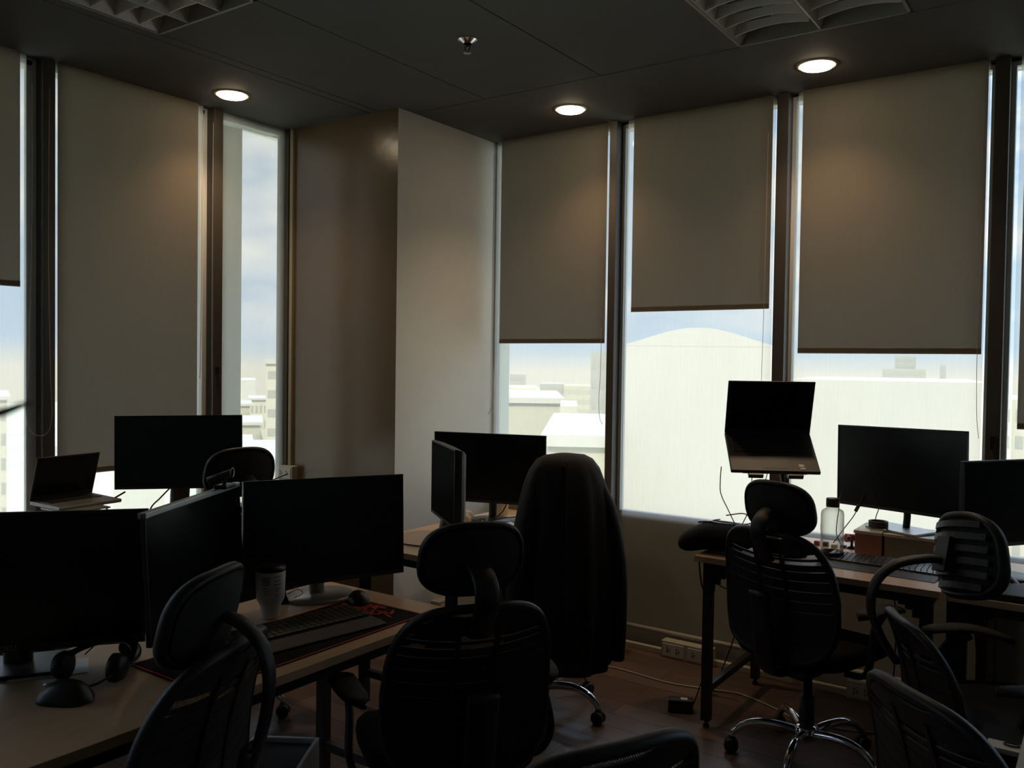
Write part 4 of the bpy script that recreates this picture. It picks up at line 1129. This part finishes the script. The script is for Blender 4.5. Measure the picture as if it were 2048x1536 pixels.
# bottle
e = empty('water_bottle', (-.962, 3.752, .74)); tag(e, 'clear water bottle with black cap in front of the window', 'water bottle')
bm = bmesh.new(); lathe(bm, [(0, .004), (.040, .003), (.046, .010), (.047, .19), (.043, .205), (.026, .216), (.024, .222), (.024, .240)], 40); obj('bottle_body', bm, 'bottle', e, smooth=True)
bm = bmesh.new(); lathe(bm, [(0, .258), (.025, .258), (.027, .255), (.027, .222), (.024, .222)], 32); obj('cap', bm, 'softblack', e, smooth=True)
bm = bmesh.new(); lathe(bm, [(0, 0), (.044, 0), (.048, .004), (.049, .030), (.047, .034)], 36); obj('bottle_base', bm, 'softblack', e, smooth=True)
bm = bmesh.new()
for k in range(3): bx(bm, -.0475 - .001, -.0465, -.004, .006, .120 + .009 * k, .125 + .009 * k)
obj('printed_mark', bm, 'grey', e)
keyboard('long black keyboard with palm rest in front of the right monitor', (-.755, 3.730), R(-3), .45, .14, tilt=R(7), rest=.075, z=.742, km='keysg')
# boxes under the monitor
o = box('shoe_box', -.905, -.795, 3.900, 4.120, .7402, .835, 'pinkbox', bev=.002); tag(o, 'pinkish-brown carton at the left end below the right monitor', 'box')
l = box('lid', -.910, -.795, 3.895, 4.125, .835, .848, 'lid', o, bev=.002)
o = box('storage_box', -.785, -.485, 3.900, 4.120, .7402, .835, 'greybox', bev=.002); tag(o, 'wide grey-green carton carrying the right monitor base', 'box')
l = box('lid', -.790, -.480, 3.895, 4.125, .835, .848, 'lid', o, bev=.002)
# coil of black tape on the base plate
bm = bmesh.new()
for k in range(3): lathe(bm, [(.034, .010 * k), (.040, .001 + .010 * k), (.040, .009 + .010 * k), (.034, .010 + .010 * k), (.029, .006 + .010 * k), (.034, .010 * k)], 32)
o = obj('tape_roll', bm, 'softblack', loc=(-.820, 3.945, .8615), smooth=True); tag(o, 'coiled black strap ring in front of the right monitor stand', 'strap')
# red webcam
e = empty('webcam', (-.945, 4.02, .74), R(40)); tag(e, 'small dark red webcam on a folding foot beside the pink carton', 'webcam')
bm = bmesh.new(); lathe(bm, [(0, 0), (.022, 0), (.018, .008), (.006, .012), (.005, .035), (0, .035)], 16); obj('foot', bm, 'softblack', e, smooth=True)
bm = bmesh.new(); R_ = [[(X, .018 * s * math.cos(a), .050 + .019 * s * math.sin(a)) for a in [2 * PI * q / 16 for q in range(16)]] for X, s in ((-.034, .6), (-.028, 1), (.0, .85), (.028, 1), (.034, .6))]
loft(bm, R_); obj('camera_body', bm, 'redcam', e, smooth=True)
bm = bmesh.new(); tube(bm, [(.010 * math.cos(a) - .024, -.019, .050 + .010 * math.sin(a)) for a in [2 * PI * q / 16 for q in range(16)]], .0025, 6, False, closed=True); obj('lens_ring', bm, 'silver', e, smooth=True)
e = empty('spectacle_case', (-1.09, 4.00, .74)); tag(e, 'small clutter of dark clips behind the right chair headrest', 'clips')
for k, (dx, dy, mm) in enumerate(((0, 0, 'redcam'), (.035, .01, 'softblack'), (.075, 0, 'white'), (.11, .02, 'softblack'))):
    bm = bmesh.new(); bx(bm, dx - .012, dx + .012, dy - .015, dy + .015, 0, .022 - .003 * k); obj('clip', bm, mm, e, bev=.004)
e.name = 'desk_clips'
RC = 'black cables behind the right monitor'
cable([(-.985, 4.00, 1.00), (-1.0, 4.02, .96), (-1.01, 4.04, .90), (-1.02, 4.05, .80), (-1.0, 4.06, .744)], .002, 'cable', 'thin cable hanging at the left of the right monitor', group=RC)
c_ = cable([(-.900, 4.03, .99), (-.925, 4.05, .93), (-.95, 4.06, .88), (-.99, 4.07, .82), (-1.04, 4.08, .744)], .0022, 'cable', 'cable with a ferrite bead left of the right monitor', group=RC)
bm = bmesh.new(); tube(bm, [(-.925, 4.05, .935), (-.940, 4.055, .905)], .008, 12, False); obj('ferrite_bead', bm, 'cable', c_, smooth=True)
cable([(-.820, 4.03, .97), (-.845, 4.06, .92), (-.865, 4.09, .86), (-.87, 4.13, .80)], .002, 'cable', 'thin cable slanting behind the pink carton', group=RC)
# under desk leads
cable([(-1.525, 3.68, .70), (-1.525, 3.72, .55), (-1.53, 3.86, .40), (-1.545, 3.86, .25), (-1.545, 3.86, .185)], .004, 'cable', 'black lead hanging from the bag down to a loose plug')
e = empty('power_plug', (-1.545, 3.86, .11)); tag(e, 'black power plug dangling above the floor outlets', 'plug')
bm = bmesh.new(); lathe(bm, [(0, .075), (.007, .075), (.009, .05), (.018, .042), (.021, .035), (.021, .022), (.016, .018), (0, .018)], 18); obj('plug_body', bm, 'blackplastic', e, smooth=True)
bm = bmesh.new()
for s in (-1, 1): bx(bm, s * .007 - .0012, s * .007 + .0012, -.003, .003, 0, .018)
obj('pin', bm, 'silver', e)
cable([(-1.27, 3.62, .71), (-1.31, 3.62, .62), (-1.32, 3.65, .50), (-1.35, 3.70, .38), (-1.42, 3.78, .22), (-1.50, 3.86, .06), (-1.53, 3.90, .006)], .003, 'cable', 'thin black lead running from the desk down behind its leg')
cable([(-1.38, 3.52, .62), (-1.34, 3.53, .60), (-1.29, 3.54, .605), (-1.26, 3.56, .65), (-1.26, 3.58, .70)], .0025, 'cable', 'short cable sagging under the desk corner bracket')
cable([(-.80, 4.05, .70), (-.77, 4.05, .55), (-.76, 4.06, .40), (-.77, 4.08, .15), (-.78, 4.14, .09)], .003, 'cable', 'black lead hanging below the right desk near the wall')
cable([(-.44, 3.75, .70), (-.42, 3.76, .52), (-.40, 3.78, .32), (-.39, 3.80, .05)], .003, 'cable', 'black lead hanging between the two right desks')
cable([(-2.6, 3.80, .004), (-2.25, 3.86, .004), (-2.02, 3.885, .004), (-1.75, 3.86, .004), (-1.55, 3.90, .004), (-1.40, 3.93, .004), (-1.22, 3.86, .004), (-1.10, 3.80, .004), (-.90, 3.82, .004), (-.60, 3.95, .004)], .0045, 'wcable', 'pale cable running across the floor under the right desk')
e = empty('power_adapter', (-1.560, 3.590, 0), R(25)); tag(e, 'black power adapter with a white label on the floor by the desk leg', 'power adapter')
bm = bmesh.new(); bx(bm, -.055, .055, -.028, .028, 0, .055); obj('adapter_body', bm, 'blackplastic', e, bev=.005)
bm = bmesh.new(); bx(bm, .0, .03, -.012, .012, .055, .0556); obj('sticker', bm, 'paper', e)
bm = bmesh.new(); tube(bm, [(.055, 0, .03), (.075, .02, .08), (.10, .06, .14)], .003, 6); obj('lead', bm, 'cable', e)
e = empty('power_adapter', (-2.43, 4.07, 0), R(10)); tag(e, 'white plug adapter on the floor beside the boxed mullion foot', 'power adapter')
bm = bmesh.new(); bx(bm, -.02, .02, -.03, .03, 0, .04); obj('adapter_body', bm, 'white', e, bev=.004)

# --- far right desk
mouse('dark round mouse at the right edge under the last monitor', -.325, 3.68, R(70), s=1.2)
e = empty('closed_laptop', (-.23, 3.545, .74), R(2)); tag(e, 'closed dark laptop at the front of the far right desk', 'laptop')
bm = bmesh.new(); bx(bm, -.17, .17, -.10, .11, .004, .026); obj('laptop_body', bm, 'softblack', e, bev=.005)
bm = bmesh.new(); bx(bm, -.15, -.145, .08, .09, .026, .0268); bx(bm, -.10, -.06, .08, .085, .026, .0268); obj('status_marks', bm, 'white', e)

# --- bottom right corner: desk and tray
e = empty('side_desk', (0.25, 1.95, 0)); tag(e, 'pale desk corner entering at the bottom right edge', 'desk')
bm = bmesh.new(); bx(bm, -.396, .4, -.35, .282, .715, .74); obj('desktop', bm, 'lid', e, bev=.002)
for sx in (-1, 1):
    for sy in (-1, 1):
        bm = bmesh.new(); bx(bm, sx * .33 - .02, sx * .33 + .02, -.04 + sy * .24 - .02, -.04 + sy * .24 + .02, 0, .715); obj('leg', bm, 'steel', e)
e = empty('drawer_unit', (-.05, 2.60, 0)); tag(e, 'dark low cabinet behind the bottom right desk corner', 'cabinet')
obj_ = box('cabinet_body', -.22, .25, -.14, .07, 0, .585, 'fabric', e, bev=.004)
o = box('cable_tray', -.245, -.02, 2.465, 2.52, .586, .600, 'offwhite', bev=.003); tag(o, 'white tray strip with a black ring at bottom right', 'tray')
bm = bmesh.new(); tube(bm, [(.018 * math.cos(a), .010 * math.sin(a), 0) for a in [2 * PI * q / 20 for q in range(20)]], .002, 6, False, closed=True)
o = obj('cable_ring', bm, 'cable', loc=(-.19, 2.50, .6025)); tag(o, 'small black cable ring on the white tray strip', 'cable')

# unidentified dark rod at the left edge, very near the lens, built as a cable
bm = bmesh.new()
def campt(u, v, dep): return tuple(Vector((0, 0, 1.55)) + Rm @ Vector(((u - 1024) / 1727.45 * dep, -(v - 768) / 1727.45 * dep, -dep)))
tube(bm, [campt(-260, 885, .26), campt(-120, 858, .255), campt(0, 826, .25), campt(40, 812, .25), campt(62, 806, .25)], [.0016, .0015, .0013, .0010, .0005], 8)
o = obj('cable', bm, 'cable', smooth=True); tag(o, 'blurred dark thin tip poking in at the left edge close to the lens', 'cable')

# ================================================================== THE CITY OUTSIDE
GZ = -46.0
o = box('city_ground', -900, 900, -200, 1400, GZ - 1, GZ, 'ground'); o['kind'] = 'structure'; o.name = 'ground'
def campos(u, v, dist):
    d = Rm @ Vector(((u - 1024) / 1727.45, -(v - 768) / 1727.45, -1.0)); d.normalize()
    k = dist / math.hypot(d.x, d.y); return Vector((d.x * k, d.y * k, 1.55 + d.z * k))
def building(lab, u0, u1, vtop, dist, depth, m, wm='winb', floors=0, cols=0, roof=None, parapet=0.0):
    """block whose front faces the room between two bearings, top at the sight line of row vtop"""
    A = campos(u0, vtop, dist); B = campos(u1, vtop, dist)
    c = (A + B) / 2; w = (Vector((B.x - A.x, B.y - A.y))).length; H = c.z - GZ
    a = math.atan2(B.y - A.y, B.x - A.x)
    e = empty('city_building', (c.x, c.y, GZ), a); tag(e, lab, 'building', 'city buildings beyond the windows')
    bm = bmesh.new(); bx(bm, -w / 2, w / 2, 0, depth, 0, H); obj('walls', bm, m, e)
    if floors:
        bm = bmesh.new(); fh = 3.2; n = min(floors, int(H / fh))
        for k in range(n):
            z1 = H - 1.2 - k * fh
            if cols:
                cw = w / cols
                for q in range(cols): bx(bm, -w / 2 + cw * (q + .22), -w / 2 + cw * (q + .78), -.05, .1, z1 - 1.5, z1)
            else: bx(bm, -w / 2 + .3, w / 2 - .3, -.05, .1, z1 - 1.3, z1)
        if n: obj('windows', bm, wm, e)
    if roof == 'vault':
        bm = bmesh.new(); R_ = []
        for yy in (-.02, depth):
            R_.append([(-w / 2 + w * k / 16, yy, H + 1.55 * math.sin(PI * k / 16) ** 1.4) for k in range(17)] + [(w / 2, yy, H - .02), (-w / 2, yy, H - .02)])
        loft(bm, R_); obj('vaulted_roof', bm, 'whiteb', e)
    elif parapet:
        bm = bmesh.new(); bx(bm, -w / 2 - .4, w / 2 + .4, -.4, depth + .4, H, H + parapet); obj('roof', bm, 'whiteb', e)
    return e
# through the bare left window
building('tall hazy tower with banded floors at the right of the bare window', 532, 590, 728, 150, 25, 'cream', floors=30, parapet=.8)
building('pale white-roofed block low in the bare window', 473, 512, 760, 260, 30, 'whiteb')
for k, (u0, u1, v, d, mm) in enumerate(((470, 500, 812, 170, 'tan'), (500, 535, 800, 190, 'cream'), (478, 520, 850, 120, 'tan'), (455, 500, 905, 80, 'cream'), (500, 560, 930, 60, 'tan'))):
    building(('tan low-rise near the horizon in the bare window', 'cream low-rise beside the banded tower', 'tan house in the middle of the bare window', 'cream house low in the bare window', 'tan roofed house at the tower foot')[k], u0, u1, v, d, 14, mm, floors=2, cols=4, parapet=.4)
# through the far left windows
building('pale block low in the window at the left edge', -60, 14, 800, 130, 20, 'cream', floors=8, cols=5, parapet=.5)
building('cream block below the brown blind, left part', 90, 150, 930, 70, 15, 'greyb', floors=3, cols=4)
building('white block below the brown blind, right part', 226, 330, 930, 60, 15, 'whiteb')
# through the window right of the column
building('low stepped tower left of centre in the first right window', 1020, 1052, 748, 330, 30, 'greyb', floors=12)
building('wide low base block below the stepped tower', 1005, 1075, 775, 285, 30, 'cream', floors=6, cols=8)
building('pair of grey blocks in the middle of the first right window', 1080, 1128, 768, 300, 30, 'greyb', floors=6, cols=8)
building('grey-brown low block right of the pair', 1128, 1182, 772, 280, 25, 'tan', floors=6, cols=8)
building('tall grey tower next to the dark mullion', 1182, 1240, 704, 140, 20, 'greyb', floors=25, cols=4)
building('long flat-roofed yellow block across the first right window', 985, 1122, 806, 95, 25, 'tan', parapet=.6)
building('yellow block with one dark opening beside the long flat roof', 1120, 1155, 812, 80, 12, 'cream', floors=4, cols=2)
building('white flat-roofed hall low beside the mullion', 1095, 1235, 893, 52, 22, 'tan', parapet=.7)
# through the middle window
building('broad white hall with a shallow vaulted roof behind the laptop stand', 1236, 1562, 692, 75, 26, 'whiteb', roof='vault')
# through the right windows
building('broad cream hall with a level roof line behind the right monitor', 1585, 1985, 762, 80, 26, 'whiteb')
building('dark stepped block on the skyline above the level roof', 1765, 1852, 738, 400, 30, 'greyb', floors=8)
building('higher part of the stepped skyline block', 1790, 1832, 712, 445, 25, 'greyb', floors=10)
building('thin far block at the right of the skyline', 1880, 1893, 730, 420, 20, 'greyb', floors=8)
building('pale tower behind the last mullion at right', 2000, 2140, 800, 120, 20, 'cream', floors=14, cols=5)
# concrete fin of our own façade, seen through the bare window
struct(box('trim_10', XA - .42, XA - .26, 3.145, 3.285, GZ, 3.2, 'conc'), 'pale concrete fin outside the bare window')
